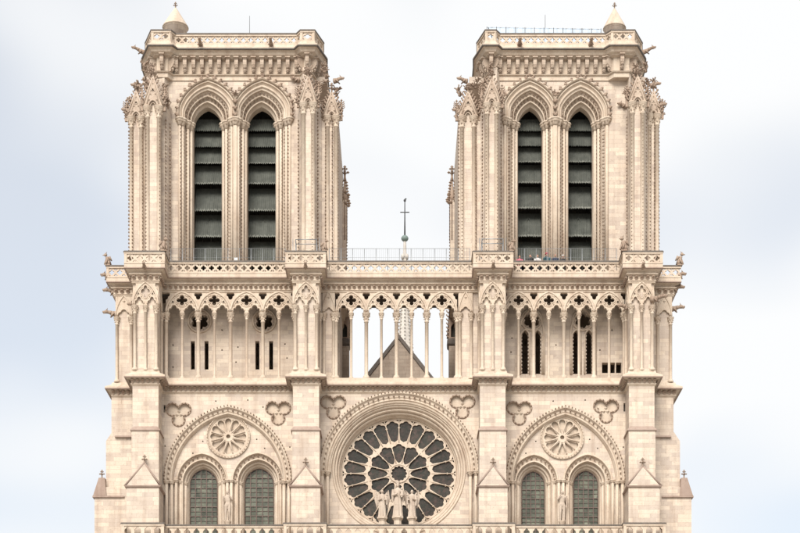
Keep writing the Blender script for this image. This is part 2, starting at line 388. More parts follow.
def finial(mb, x, y, z, h):
    """cross-shaped leaf finial on a thin stem"""
    r = h * .09
    mb.lathe(x, y, [(r * 1.3, z), (r * .8, z + h * .25), (r * .8, z + h * .45), (r * 1.6, z + h * .5), (r * .7, z + h * .58), (r * .6, z + h * .85), (r * 1.2, z + h * .92), (r * .3, z + h)], 8)
    for k in range(4):
        a = math.pi / 2 * k; mb.octa(x + math.cos(a) * h * .2, y + math.sin(a) * h * .2, z + h * .55, h * .12, h * .12, h * .1); mb.octa(x + math.cos(a) * h * .12, y + math.sin(a) * h * .12, z + h * .78, h * .08)
def gargoyle(parent, p, dirv, ln, name='gargoyle', r=.16):
    """a beast leaning out from the wall: haunches, neck, head with muzzle and ears"""
    m = MB(); d = Vector(dirv).normalized(); s = d.cross(Vector((0, 0, 1))).normalized(); p = Vector(p); u = Vector((0, 0, 1))
    pts = [p - d * .1, p + d * ln * .25 - u * .02, p + d * ln * .5 + u * .03, p + d * ln * .75 + u * .07, p + d * ln * .9 + u * .06]
    for a, b, ra, rb in zip(pts, pts[1:], (1.5, 1.3, 1.0, .85), (1.3, 1.0, .85, .8)): m.tube([a, b], r * ra, 7, r1=r * rb)
    h = p + d * ln + u * .07; m.ball(*h, r * 1.05, r * 1.05, r * .95, 7, 4); m.tube([h, h + d * r * 1.9 - u * r * .3], r * .7, 6, r1=r * .45)
    m.tube([h - u * r * .4, h + d * r * 1.5 - u * r * 1.0], r * .4, 5, r1=r * .25)
    for k in (-1, 1):
        m.tube([h + s * k * r * .6 + u * r * .5, h + s * k * r * .9 + u * r * 1.6 - d * r * .5], r * .3, 4, r1=r * .08)
        m.tube([pts[1] + s * k * r, pts[1] + s * k * r * 1.4 + d * r * 1.5 - u * r * 1.5], r * .5, 5, r1=r * .3)
    return obj(name, m, 'foliage', parent)
def chimera(parent, x, y, z, h, face=1):
    """a seated beast looking outward: haunches, upright back, folded wings, head with beak"""
    m = MB(); f = Vector((face * .8, -.6, 0)).normalized(); s = Vector((-f.y, f.x, 0)); c = Vector((x, y, z)); u = Vector((0, 0, 1))
    m.box(x - h * .2, x + h * .2, y - h * .2, y + h * .2, z, z + h * .12)
    m.tube([c + u * h * .1 - f * h * .1, c + u * h * .45 - f * h * .02, c + u * h * .72 + f * h * .1], h * .22, 8, r1=h * .13)
    hd = c + u * h * .85 + f * h * .2; m.ball(*hd, h * .14, h * .14, h * .13, 8, 5); m.tube([hd, hd + f * h * .26 - u * h * .08], h * .08, 6, r1=h * .03)
    for k in (-1, 1):
        m.tube([c + u * h * .5 + f * h * .1 + s * k * h * .13, c + u * h * .12 + f * h * .24 + s * k * h * .12], h * .07, 5, r1=h * .06)
        m.ball(*(c + u * h * .22 + s * k * h * .17), h * .13, h * .13, h * .15, 6, 4)
        m.tube([c + u * h * .7 - f * h * .02 + s * k * h * .16, c + u * h * .4 - f * h * .26 + s * k * h * .2], h * .13, 6, r1=h * .04)
        m.tube([hd + u * h * .08 + s * k * h * .08, hd + u * h * .24 + s * k * h * .12 - f * h * .05], h * .04, 4, r1=h * .01)
    return obj('chimera', m, 'foliage', parent)
def quat_tile():
    w = .5
    holes = [lobed(0, 0, 4, .185, .15, rot=0, m=24)]
    for sx in (-1, 1):
        for sz in (-1, 1): holes.append([(sx * .46, sz * .44), (sx * .46, sz * .20), (sx * .24, sz * .44)][::sx * sz])
    mb = MB().plate([(-w, -w), (w, -w), (w, w), (-w, w)], holes, -.5, .5)
    return mb.mesh('panel')
def arcade_panel():
    mb = MB(); h = lobed(0, .12, 3, 0, 0, m=14, a0=0, a1=math.pi, lobes=[(math.pi / 2, .16, .17), (0, .16, .17), (math.pi, .16, .17)])
    mb.plate([(-.5, -.5), (-.33, -.5)] + [(x, z) for x, z in reversed(h)] + [(.33, -.5), (.5, -.5), (.5, .5), (-.5, .5)], [], -.5, .5)
    return mb.mesh('panel')
QUAT, ARCP = quat_tile(), arcade_panel()
def balustrade(parent, path, z0, z1, tile=QUAT, tw=.63, rail=.16, base=.16, cope=True, th=.2):
    """moulded base and rail over pierced panels, following a plan polyline"""
    mb = MB(); cp = MB(); tiles = []
    for i, ((x0, y0), (x1, y1)) in enumerate(zip(path, path[1:])):
        a = Vector((x0, y0, 0)); b = Vector((x1, y1, 0)); l = (b - a).length; t = (b - a) / l; nrm = Vector((t.y, -t.x, 0)); mid = (a + b) / 2
        ext = t * (l / 2 + (th * .5 if l > .5 else 0))
        mb.obox(mid + Vector((0, 0, z0 + base / 2)), ext, nrm * th * .62, (0, 0, base / 2))
        mb.obox(mid + Vector((0, 0, z1 - rail / 2 - .03)), ext * .999, nrm * th * .66, (0, 0, rail / 2))
        cp.obox(mid + Vector((0, 0, z1 - .005)), ext * 1.002, nrm * th * .85, (0, 0, .05))
        mb.obox(a + Vector((0, 0, (z0 + z1) / 2)), t * .1, nrm * th * .57, (0, 0, (z1 - z0) / 2 - .05))
        n = max(1, round((l - .1) / tw))
        for k in range(n): tiles.append((a + t * (l * (k + .5) / n), math.atan2(t.y, t.x), l / n))
    o = obj('balustrade', mb, 'carved', parent)
    if cope: obj('coping', cp, 'lead', o)
    for p, ang, w in tiles:
        q = link('panel', tile, 'carved', o); h = z1 - z0 - rail - base - .03
        q.matrix_local = Matrix.Translation(p + Vector((0, 0, z0 + base + h / 2))) @ Matrix.Rotation(ang, 4, 'Z') @ Matrix.Diagonal((w, th * .6, h, 1))
    return o
def railing(loc, path, z0, h, label, group=None, step=.9):
    """wire safety screen: posts, two rails and vertical wires"""
    root = empty('safety_screen', loc, label, 'safety screen', group); L0 = Vector(loc)
    P = [Vector((x, y, 0)) for x, y in path]; wm = MB(); rm = MB()
    for a, b in zip(P, P[1:]):
        l = (b - a).length; n = max(1, round(l / step))
        for k in range(n + 1):
            q = a + (b - a) * k / n - L0; q.z = z0 - L0.z
            m = MB().tube([q, q + Vector((0, 0, h))], .022, 6); obj('post', m, 'wire', root)
        for f in (.0, .33, .66, 1.0):
            q = Vector((0, 0, z0 + h * f - L0.z)); off = -Vector((L0.x, L0.y, 0))
            (rm if f in (0, 1) else wm).tube([a + off + q, b + off + q], .016 if f in (0, 1) else .008, 4)
        k = 0
        while k * .16 < l:
            q = a + (b - a) * (k * .16 / l) - L0; q.z = z0 - L0.z; wm.tube([q, q + Vector((0, 0, h))], .007, 3, caps=False); k += 1
    obj('rail', rm, 'wire', root); obj('wire_mesh', wm, 'wire', root)
    return root

# ------------------------------------------------------------------ ground
g = MB().add([(-2500, -2500, 0), (2500, -2500, 0), (2500, 2500, 0), (-2500, 2500, 0)], [(0, 1, 2, 3)])
obj('ground', g, 'paving', kind='structure')

# ================================================================== THE CATHEDRAL
CATH = empty('cathedral', (0, 0, 0), 'pale limestone gothic cathedral front with two square bell towers and a rose window', 'cathedral')
DB = -2.0
BX = [(ue(132.5, DB), ue(158.5, DB)), (ue(293, DB), ue(319, DB)), (ue(480, DB), ue(505.5, DB)), (ue(629, DB), ue(654.5, DB))]
OD = 0.9
XL2, XR2 = ue(114.5, OD), ue(673, OD)          # outer corners of the gallery stage
XIL, XIR = -4.62, 4.62                         # inner faces of the towers
YB = 13.0                                      # back of the towers
def outline(fr, bay, out, xl, xr, back=YB, mid=3.0, grow=0.0):
    P = [(xl, back), (xl, out)]
    for i, (a, b) in enumerate(BX):
        l = out if i == 0 else bay; r = out if i == 3 else bay
        P += [(a - grow, l), (a - grow, fr), (b + grow, fr), (b + grow, r)]
    P += [(xr, out), (xr, back), (XIR, back), (XIR, mid), (XIL, mid), (XIL, back)]
    return P
# ---------------- lower storeys (below the picture): mass of the wall with three portals, and the terrace of the lower gallery
ZT = ze(540, -3.2)                             # level of the lower terrace
def lower():
    y0 = -2.45; mb = MB(); holes = []; ports = []
    for c, w, h in ((228, 42, 84), (399, 50, 96), (565, 40, 84)):
        A = arch(ue(c), 6.0, w * px, h * px * .62, 12, legs=.02); B = arch(ue(c), 5.2, w * px * .5, h * px * .36, 12, legs=.02)
        holes.append(A); ports.append((A, B))
    # the legs start just above the ground so that each opening is a closed hole
    mb.plate([(ue(120), 0), (ue(662), 0), (ue(662), ZT - .7), (ue(120), ZT - .7)], holes, y0, y0 + .5)
    w = obj('portal_wall', mb, 'ashlar', CATH)
    for A, B in ports:
        obj('portal_arch', MB().loft(A, B, orders(5, y0, 0.2)), 'carved', w); obj('door', MB().plate(B, [], .2, .35), 'door', w)
    t = MB().ploft([(ue(120), 1), (ue(120), y0)] + [(x, y) for a, b in BX for x, y in ((a - .5, y0), (a - .5, -3.1), (b + .5, -3.1), (b + .5, y0))] + [(ue(662), y0), (ue(662), 1)],
                   [(0, ZT - .8), (.1, ZT - .6), (.25, ZT - .35), (.3, ZT - .3), (.3, ZT)])
    obj('terrace', t, 'carved', CATH)
lower()
tp = []
for i, (a, b) in enumerate(BX):
    tp += [(a - .5, -2.72), (a - .5, -3.36), (b + .5, -3.36), (b + .5, -2.72)]
tp = [(ue(122, -2.7), -2.72)] + tp[1:-1] + [(ue(662, -2.7), -2.72)]
tp[0] = (tp[1][0], -2.3); tp[-1] = (tp[-2][0], -2.3)
balustrade(CATH, tp, ZT + .01, ze(524.8, -2.9), ARCP, .69, rail=.16, base=.12)

# ---------------- rose storey: wall bays
ZB = ze(552); ZC1 = ze(391.5)                   # foot and head of the rose storey wall
def putlogs(us_vs): return [sq(ue(u), ze(v), .05) for u, v in us_vs]
def trefoil(parent, u, v):
    T = lobed(ue(u), ze(v), 3, 6.9 * px, 6.2 * px, rot=-math.pi / 2, m=60)
    mb = MB().plate(circle(ue(u), ze(v), 15 * px, n=24), [], .2, .26)
    for k in range(3):
        a = math.pi / 2 + k * 2 * math.pi / 3; mb.octa(ue(u) + 2.2 * px * math.cos(a), .16, ze(v) + 2.2 * px * math.sin(a), .13, .1, .13)
    o = obj('trefoil', mb, 'carved', parent)
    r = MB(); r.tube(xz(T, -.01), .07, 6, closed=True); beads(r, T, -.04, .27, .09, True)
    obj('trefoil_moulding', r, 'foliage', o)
    return T
def capital(mb, x, y, z, r):
    mb.lathe(x, y, [(r * .8, z - r * 2.6), (r * .95, z - r * 1.6), (r * 1.5, z - r * .8), (r * 1.55, z - r * .5), (r * 1.75, z - r * .45), (r * 1.75, z)], 8)
    for k in range(5): a = math.pi + math.pi * k / 4; mb.octa(x + r * 1.2 * math.cos(a), y + r * 1.2 * math.sin(a), z - r * 1.1, r * .45)
def glazed_window(parent, cx, zs, hw, rise, zb, y, cols=5, rows=9):
    P = arch(cx, zs, hw, rise, 12, legs=zb)
    root = obj('window', MB().plate([(x + (-.06 if x < cx else .06), z) for x, z in P], [], y + .06, y + .1), 'iron', parent)
    top = zs + rise; pw = 2 * hw / cols; ph = (top - zb) / rows
    # leaded lights: each one sits at a slightly different angle
    def half(z):
        if z <= zs: return hw
        Rr = (hw * hw + rise * rise) / (2 * hw); q = Rr * Rr - (z - zs) ** 2
        return max(.0, math.sqrt(max(q, 0)) - (Rr - hw))
    for j in range(rows):
        za, zc = zb + ph * j + .012, zb + ph * (j + 1) - .012
        for i in range(cols):
            xa, xb = -hw + pw * i + .01, -hw + pw * (i + 1) - .01; pts = []
            for x, z in ((xa, za), (xb, za), (xb, zc), (xa, zc)):
                h = half(z) ; pts.append((max(-h, min(h, x)), z))
            if abs(pts[0][0] - pts[1][0]) < .03: continue
            t1, t2 = random.uniform(-.012, .012), random.uniform(-.012, .012)
            m = MB().add([(cx + x, y + .03 + t1 * (1 if k in (0, 3) else -1) + t2 * (1 if k < 2 else -1), z) for k, (x, z) in enumerate(pts)], [(0, 1, 2, 3)])
            obj('pane', m, 'glass', root)
    b = MB()
    for j in range(1, rows + 1):
        z = zb + ph * j; h = half(z)
        if h > .1: b.box(cx - h, cx + h, y - .035, y + .02, z - .03, z + .03)
        z2 = z - ph / 2; h = half(z2)
        if h > .1: b.box(cx - h, cx + h, y - .01, y + .02, z2 - .014, z2 + .014)
    for i in range(1, cols):
        x = -hw + pw * i; z = zs
        while half(z) > abs(x) and z < top: z += .04
        b.box(cx + x - .03, cx + x + .03, y - .04, y + .02, zb, z)
    b.tube(xz(arch(cx, zs, hw - .03, rise - .03, 12, legs=zb), y), .035, 5)
    obj('glazing_bars', b, 'bar', root)
    return root
def petal(r0, r1, w0, w1, lob=True, n=7):
    """petal outline in (radius, half-width): pointed foot, widening, trefoil head"""
    P = [(r0, 0), (r0 + (r1 - r0) * .08, -w0)]
    hd = r1 - w1 * 1.0
    P.append((hd - w1 * .35, -w1))
    if lob:
        for la, rc in ((-75, .62), (0, .62), (75, .62)):
            for k in range(n):
                a = R(la - 70 + 140 * k / (n - 1)); ca = R(la)
                P.append((hd + w1 * (.62 * math.cos(ca) * .75 + .5 * math.cos(a)), w1 * (.55 * math.sin(ca) + .5 * math.sin(a))))
    else:
        for k in range(n * 2): a = R(-90 + 180 * k / (n * 2 - 1)); P.append((hd + w1 * math.cos(a), w1 * math.sin(a)))
    P += [(hd - w1 * .35, w1), (r0 + (r1 - r0) * .08, w0)]
    return P
def wheel_sector(mb, cx, cz, sx, sz, n, k, ra, rb, pet, y0, y1, off=0.0, spand=None):
    """one sector of pierced tracery between two radii with a petal hole; returns the hole"""
    a0 = 2 * math.pi * (k + off) / n; half = math.pi / n
    def loc(r, a): return (r * math.cos(a), r * math.sin(a))
    def turn(p): return (cx + (p[0] * math.cos(a0) - p[1] * math.sin(a0)) * sx, cz + (p[0] * math.sin(a0) + p[1] * math.cos(a0)) * sz)
    m = 4; outer = [loc(ra, -half + 2 * half * i / m) for i in range(m + 1)] + [loc(rb, half - 2 * half * i / m) for i in range(m + 1)]
    hs = [list(pet)]
    if spand:
        for s_ in (-1, 1): hs.append([loc(r, s_ * a) for r, a in ((spand[1], half * .93), (spand[1], half * .52), (spand[0], half * .93))])
    lm = MB().plate(outer, hs, y0, y1); g2 = [turn((v[0], v[2])) for v in lm.v]     # filled once in its own frame, then turned into place
    mb.add_flags(lm, [(p[0], v[1], p[1]) for p, v in zip(g2, lm.v)])
    return [turn(p) for p in pet]

def small_rosette(parent, u, v, r_px, y):
    cx, cz = ue(u, y), ze(v, y); r = r_px * px; mb = MB()
    pt = petal(.26 * r, .86 * r, .03 * r, .15 * r, False)
    for k in range(12): wheel_sector(mb, cx, cz, 1, 1, 12, k, .2 * r, .93 * r, pt, y - .02, y + .1)
    mb.plate(circle(cx, cz, .24 * r, n=20), [circle(cx, cz, .10 * r, n=12)], y - .06, y + .1)
    o = obj('rosette', mb, 'carved', parent)
    b = MB().plate(circle(cx, cz, .99 * r, n=32), [], y + .22, y + .3); obj('rosette_ground', b, 'carved', o)
    rr = MB(); A = circle(cx, cz, r * 1.06, n=48); B = circle(cx, cz, r * .9, n=48)
    rr.loft(A, B, [(0, y - .02), (.1, y - .14), (.4, y - .16), (.6, y - .06), (.8, y - .08), (1, y + .05)], True)
    beads(rr, interp(A, B, .35), y - .12, .24, .075, True)
    for k in range(12):
        a = 2 * math.pi * (k + .5) / 12; rr.tube([(cx + .2 * r * math.cos(a), y - .05, cz + .2 * r * math.sin(a)), (cx + .78 * r * math.cos(a), y - .05, cz + .78 * r * math.sin(a))], .03, 5)
        rr.octa(cx + .8 * r * math.cos(a), y - .06, cz + .8 * r * math.sin(a), .08)
    obj('rosette_ring', rr, 'carved', o)
    return circle(cx, cz, r * .99, n=40)

def rect(u0, u1, v0, v1, y): return [(ue(u0, y), ze(v1, y)), (ue(u1, y), ze(v1, y)), (ue(u1, y), ze(v0, y)), (ue(u0, y), ze(v0, y))]
def side_bay(b, c, hw, rise, smalls, tre, ros, pier_u, slit):
    """outer bay of the rose storey: blind arch over two glazed windows and a carved rosette"""
    x0, x1 = BX[b][1] - .25, BX[b + 1][0] + .25; zs = ze(481.5)
    A = arch(ue(c), zs, hw * px, rise * px, 22); B = arch(ue(c), zs, (hw - 9.5) * px, (rise - 10) * px, 22)
    Hm = interp(A, B, .45); hole = [(Hm[0][0], ZB + .05)] + Hm + [(Hm[-1][0], ZB + .05)]
    wall = MB(); outer = [(x0, ZB), (x1, ZB), (x1, ZC1), (x0, ZC1)]
    ob = obj('wall', MB(), 'ashlar', CATH)   # mesh filled below, once its openings are known
    T = [trefoil(ob, u, v) for u, v in tre]
    pl = putlogs([(c - hw * .62, 411), (c + hw * .55, 407), (c - hw * .98, 446), (c + hw * .97, 447), (c - 12, 401), (c + 20, 400)])
    wall.plate(outer, [hole] + T + pl + [rect(*slit, 0)], 0, .42)
    obj('slit_back', MB().plate(rect(slit[0] - 1, slit[1] + 1, slit[2] - 1, slit[3] + 1, 0), [], .43, .5), 'iron', ob)
    # ventilation slit beside the buttress
    ty = .35; sm_holes = []; wins = []
    for (sc, shw, wc, whw) in smalls:
        z2 = ze(481.5, ty); SA = arch(ue(sc), z2, shw * px, (shw + 3.5) * px, 14, legs=ZB + .1); SB = arch(ue(wc), z2 - .06, whw * px, (whw + 2.0) * px, 14, legs=ZB + .1)
        sm_holes.append(SA); wins.append((SA, SB, ue(wc), z2 - .06, whw * px, (whw + 2.0) * px))
    rc = small_rosette(ob, ros[0], ros[1], ros[2], ty)
    Bw = interp(A, B, .3); BB = [(Bw[0][0], ZB + .03)] + Bw + [(Bw[-1][0], ZB + .03)]
    pl2 = putlogs([(ros[0] - 36, 452), (ros[0] + 36, 447), (ros[0] - 26, 440), (ros[0] + 28, 438)])
    wall.plate(BB, sm_holes + [rc] + pl2, ty, ty + .3)
    for i, (SA, SB, *_r) in enumerate(wins): pass
    ob.data = wall.mesh('wall'); ob.data.materials.append(M['ashlar'])
    h = MB().loft(A, B, [(0, 0.01), (0, -.16), (.1, -.22), (.22, -.2), (.3, -.1), (.36, -.03), (.55, -.02), (.62, .05), (.7, .0), (.8, .02), (.86, .12), (.93, .2), (1, ty + .01)])
    ho = obj('hood_arch', h, 'carved', ob)
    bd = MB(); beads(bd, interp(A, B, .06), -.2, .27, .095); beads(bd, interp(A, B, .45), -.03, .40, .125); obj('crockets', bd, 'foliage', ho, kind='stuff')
    # legs of the blind arch: jamb strips
    for k, (SA, SB, wcx, wz, whw, wr) in enumerate(wins):
        prof = [(t_, ty + q_) for t_, q_ in ((0, 0), (.04, -.06), (.12, -.07), (.16, .04), (.2, .2), (.42, .22), (.45, .06), (.54, .04), (.58, .16), (.6, .4), (.68, .36), (.76, .4), (.8, .6), (.9, .66), (1, .92))]; a = MB().loft(SA, SB, prof); ao = obj('archivolt', a, 'carved', ob)
        bd = MB(); beads(bd, interp(SA[1:-1], SB[1:-1], .31), ty + .14, .38, .14); obj('beading', bd, 'foliage', ao, kind='stuff')
        # jamb shafts with capitals in the steps
        for sgn in (0, -1):
            for q, t in enumerate((.02, .36, .70)):
                ex = SA[sgn][0] + (SB[sgn][0] - SA[sgn][0]) * t; yy = ty - .12 + .3 * q
                cs = MB().lathe(ex, yy, [(.11, ZB + .1), (.11, wz + .1), ], 8); capital(cs, ex, yy, wz + .16 - .03 * q, .125)
                obj('jamb_shaft', cs, 'carved', ao)
        glazed_window(ob, wcx, wz, whw, wr, ZB + .12, 1.27)
    # outer jamb shafts carrying the blind arch
    for sgn in (-1, 1):
        for q in range(2):
            ex = ue(c) + sgn * (hw - 2.8 - 5.0 * q) * px; yy = -.1 + .22 * q
            cs = MB().lathe(ex, yy, [(.12, ZB + .1), (.12, zs)], 8); capital(cs, ex, yy, zs + .05, .14); obj('jamb_shaft', cs, 'carved', ob)
    # corbelled pedestal for the statue between the windows
    pd = MB(); x = ue(pier_u); z = ze(521, .1)
    pd.lathe(x, .1, [(.08, z - .55), (.2, z - .35), (.24, z - .1), (.27, z - .05), (.27, z)], 8); obj('pedestal', pd, 'carved', ob)
    return ob
side_bay(0, 227.8, 64, 76, [(201.3, 26, 201.9, 14), (257.3, 26.5, 258.0, 14.8)], [(178.6, 413), (278.2, 411.5)], (228.3, 436.5, 21), 227.5, (163.6, 165.4, 405, 412.5))
side_bay(2, 565.2, 60, 75.5, [(534.3, 25, 534.4, 11.8), (588.3, 25, 587.6, 12.6)], [(519.3, 411.5), (606, 409.5)], (562.2, 437.5, 21), 562.3, (623.6, 625.3, 403, 411.5))

# ---------------- central bay with the rose
def centre_bay():
    x0, x1 = BX[1][1] - .25, BX[2][0] + .25; cx = ue(399); zs = ze(472)
    A = arch(cx, zs, 80 * px, 80 * px, 30); B = arch(cx, zs, 67.5 * px, 67.5 * px, 30)
    Hm = interp(A, B, .40); hole = [(Hm[0][0], ZB + .05)] + Hm + [(Hm[-1][0], ZB + .05)]
    ob = obj('wall', MB(), 'ashlar', CATH); T = [trefoil(ob, 333.3, 405.5), trefoil(ob, 462.3, 405)]
    mb = MB().plate([(x0, ZB), (x1, ZB), (x1, ZC1), (x0, ZC1)], [hole] + T + putlogs([(327, 440), (472, 438), (399, 392.6)][:2]), 0, .42)
    yt = .4; zc = ze(473.5, 1.35); C0 = circle(cx, zc, 67.0 * px, 65.8 * px, 96); 
    BB = [(B[0][0], ZB + .03)] + B + [(B[-1][0], ZB + .03)]
    zq = ze(545); C0c = [(x, max(z, ZB + .12)) for x, z in C0]
    Bw = interp(A, B, .25); mb.plate([(Bw[0][0], ZB + .02)] + Bw + [(Bw[-1][0], ZB + .02)], [C0c], yt, yt + .25)
    ob.data = mb.mesh('wall'); ob.data.materials.append(M['ashlar'])
    h = MB().loft(A, B, [(0, .01), (0, -.16), (.08, -.22), (.16, -.2), (.22, -.1), (.28, -.04), (.42, -.03), (.48, .04), (.54, .0), (.62, .0), (.68, .12), (.74, .06), (.82, .1), (.88, .22), (.94, .2), (1, yt + .02)])
    ho = obj('hood_arch', h, 'carved', ob)
    bd = MB(); beads(bd, interp(A, B, .05), -.2, .27, .095); beads(bd, interp(A, B, .38), -.04, .40, .125); obj('crockets', bd, 'foliage', ho, kind='stuff')
    C1 = circle(cx, zc, 58.0 * px, 55.2 * px, 96)
    rg = MB().loft(C0, C1, [(0, yt + .01), (.04, yt - .05), (.1, yt - .08), (.2, yt - .06), (.27, yt + .02), (.29, yt + .16), (.36, yt + .12), (.46, yt + .12), (.54, yt + .2), (.56, yt + .4), (.63, yt + .36), (.72, yt + .38), (.8, yt + .48), (.82, yt + .7), (.9, yt + .72), (1, 1.36)], True); obj('rose_surround', rg, 'carved', ob)
    for sgn in (-1, 1):
        for q in range(2):
            ex = cx + sgn * (77 - 5.5 * q) * px; yy = -.1 + .2 * q
            cs = MB().lathe(ex, yy, [(.12, ZB + .1), (.12, zs)], 8); capital(cs, ex, yy, zs + .06, .15); obj('jamb_shaft', cs, 'carved', ob)
    # the rose itself
    y0 = 1.34; r = 58.2 * px; sx, sz = 1.0, .95; tr = MB(); panes = []
    outp = petal(.578 * r, .966 * r, .058 * r, .107 * r); inp = petal(.192 * r, .548 * r, .038 * r, .120 * r)
    for k in range(24): panes.append(wheel_sector(tr, cx, zc, sx, sz, 24, k, .555 * r, r, outp, y0, y0 + .22, .5, (.945 * r, .982 * r)))
    for k in range(12): panes.append(wheel_sector(tr, cx, zc, sx, sz, 12, k, .165 * r, .556 * r, inp, y0 + .002, y0 + .22, .0023))
    oc = lobed(cx, zc, 12, .108 * r, .031 * r, m=96); tr.plate(circle(cx, zc, .175 * r, .175 * r * sz, 40), [[(x, zc + (z - zc) * sz) for x, z in oc]], y0 - .03, y0 + .2); panes.append(oc)
    rose = obj('rose_window', tr, 'carved', ob)
    ml = MB()
    for k in range(24):
        a = 2 * math.pi * k / 24; ml.tube([(cx + q * r * math.cos(a) * sx, y0 - .01, zc + q * r * math.sin(a) * sz) for q in (.565, .95)], .036, 6)
    for k in range(12):
        a = 2 * math.pi * (k + .5) / 12; ml.tube([(cx + q * r * math.cos(a) * sx, y0 - .01, zc + q * r * math.sin(a) * sz) for q in (.17, .53)], .036, 6)
    ml.tube(xz(circle(cx, zc, .165 * r, .165 * r * sz, 40), y0 - .03), .06, 6, closed=True)
    ml.tube(xz(circle(cx, zc, .99 * r, .99 * r * sz, 80), y0), .05, 6, closed=True)
    for k in range(24):
        a = 2 * math.pi * k / 24; ml.octa(cx + .93 * r * math.cos(a), y0 - .03, zc + .93 * r * math.sin(a) * sz, .07)
    obj('mullions', ml, 'carved', rose)
    for P in panes:
        mx = sum(p[0] for p in P) / len(P); mz = sum(p[1] for p in P) / len(P)
        m = MB().plate([(mx + (x - mx) * 1.06, mz + (z - mz) * 1.06) for x, z in P], [], y0 + .13, y0 + .15)
        obj('pane', m, 'rose_glass', rose)
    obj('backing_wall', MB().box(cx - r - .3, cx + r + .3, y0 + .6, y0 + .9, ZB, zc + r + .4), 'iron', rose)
    return ob
centre_bay()

# ---------------- buttresses of the rose storey
def buttress1(i, gable_apex, fin_top):
    a, b = BX[i]; w = b - a; c = (a + b) / 2; mb = MB()
    za = ze(429.5, DB); zg = ze(486, -2.6); w2 = w / 2
    mb.box(a, b, DB, .38, za, ZC1 + .05)
    k = .10; mb.box(a - .05, b + .05, DB - .16, .36, zg - .02, za - .02)
    sl = MB().ploft([(a - .05, .3), (a - .05, DB - .16), (b + .05, DB - .16), (b + .05, .3)], [(.07, za - .14), (.10, za - .12), (.10, za - .05), (-.17, za + .26)])
    fa, fb = ue(124.5 if i == 0 else (BX[i][0] * S * 1 + U0), -2.6), 0
    a2, b2 = a - (.36 if i == 0 else .12), b + (.3 if i == 3 else .12)
    mb.box(a2, b2, -2.62, .34, ZT, zg)
    o = obj('buttress', mb, 'ashlar', CATH)
    obj('offset', sl, 'weather', o)
    # gablet: a little stone roof over the lower stage, with its own finial
    ga = ze(gable_apex, -2.3); e = .16; gm = MB()
    y0, y1 = -2.72, DB - .1
    tri = [(a2 - e, zg), (b2 + e, zg), (c, ga)]
    gm.plate([(a2 - .02, zg + .01), (b2 + .02, zg + .01), (c, ga - .08)], [], y0 + .08, y1 + .3)
    obj('gablet', gm, 'ashlar', o)
    ed = MB()
    for s_ in (0, 1):
        p, q = tri[s_], tri[2]; ed.tube([(p[0], y0 + .12, p[1]), (q[0], y0 + .12, q[1])], .075, 6)
        ed.add([(p[0], y0 + .05, p[1]), (q[0], y0 + .05, q[1] + .03), (q[0], y1 + .35, q[1] + .03), (p[0], y1 + .35, p[1])], [(0, 1, 2, 3)])
    ed.ploft([(a2, .2), (a2, -2.62), (b2, -2.62), (b2, .2)], [(.0, zg - .14), (.12, zg - .08), (.16, zg + .0), (.02, zg + .06)])
    obj('gablet_coping', ed, 'weather', o)
    fm = MB(); finial(fm, c, y0 + .25, ga - .12, ze(fin_top, -2.5) - ga + .1); obj('finial', fm, 'foliage', o)
    ph = MB()
    lo = MB().box(a2 + .04, b2 - .04, -3.02, .3, 0, ZT - .82); obj('pier_foot', lo, 'ashlar', o)
    return o
for i, ga, ft in ((0, 464, 454), (1, 467, 457), (2, 467, 457), (3, 467, 457)): buttress1(i, ga, ft)
def outer_buttress(side, us):
    """stepped buttress on the flank of a tower, seen edge-on beyond the corner"""
    u1, u2, u3 = us; inner = ue(133 if side < 0 else 654, DB); mb = MB(); f = lambda u, d: ue(u, d)
    def blk(u, d, v0, v1, slope):
        x = f(u, d); z0, z1 = (v0 if v0 < 5 else ze(v0, d)), ze(v1, d)
        xs = f(u - side * slope, d)
        return [(inner, z0), (x, z0), (x, z1), (xs, ze(v1 - 9, d)), (inner, ze(v1 - 9, d))]
    mb.plate([(inner, ze(445, OD)), (f(u1, OD), ze(445, OD)), (f(u1, OD), ze(392, OD)), (inner, ze(392, OD))], [], OD, 6)
    mb.plate(blk(u2, .6, 500, 441, 6), [], .6, 6.2)
    mb.plate(blk(u3, .3, 0.0, 496, 9), [], .3, 6.4)
    o = obj('flank_buttress', mb, 'ashlar', CATH)
    # weathered sloping roof and finial of the lowest step
    xo, xi = f(u3, .3), f(u3 - side * 4.5, .3); z0, z1 = ze(496, .3), ze(478, .3)
    rm = MB().plate([(xo + side * .1, z0), (xi, z1), (f(u3 - side * 10.5, .3), z1), (f(u3 - side * 12, .3), z0)], [], .18, 5.5)
    rm.box(min(xo + side * .14, f(u3 - side * 30, .3)), max(xo + side * .14, f(u3 - side * 30, .3)), .16, 6, z0 - .12, z0 - .01); obj('sloping_cap', rm, 'weather', o)
    fm = MB(); finial(fm, f(u3 - side * 7, .3), .5, z1 - .05, .75); obj('finial', fm, 'foliage', o)
    ledge = MB().box(min(f(u2 - side * 9, .5), inner), max(f(u2 - side * 9, .5), inner), .38, .7, ze(437, .4), ze(435.6, .4)); obj('ledge', ledge, 'weather', o)
    return o
outer_buttress(-1, (111.5, 106, 94.5)); outer_buttress(1, (673.5, 680, 691.5))

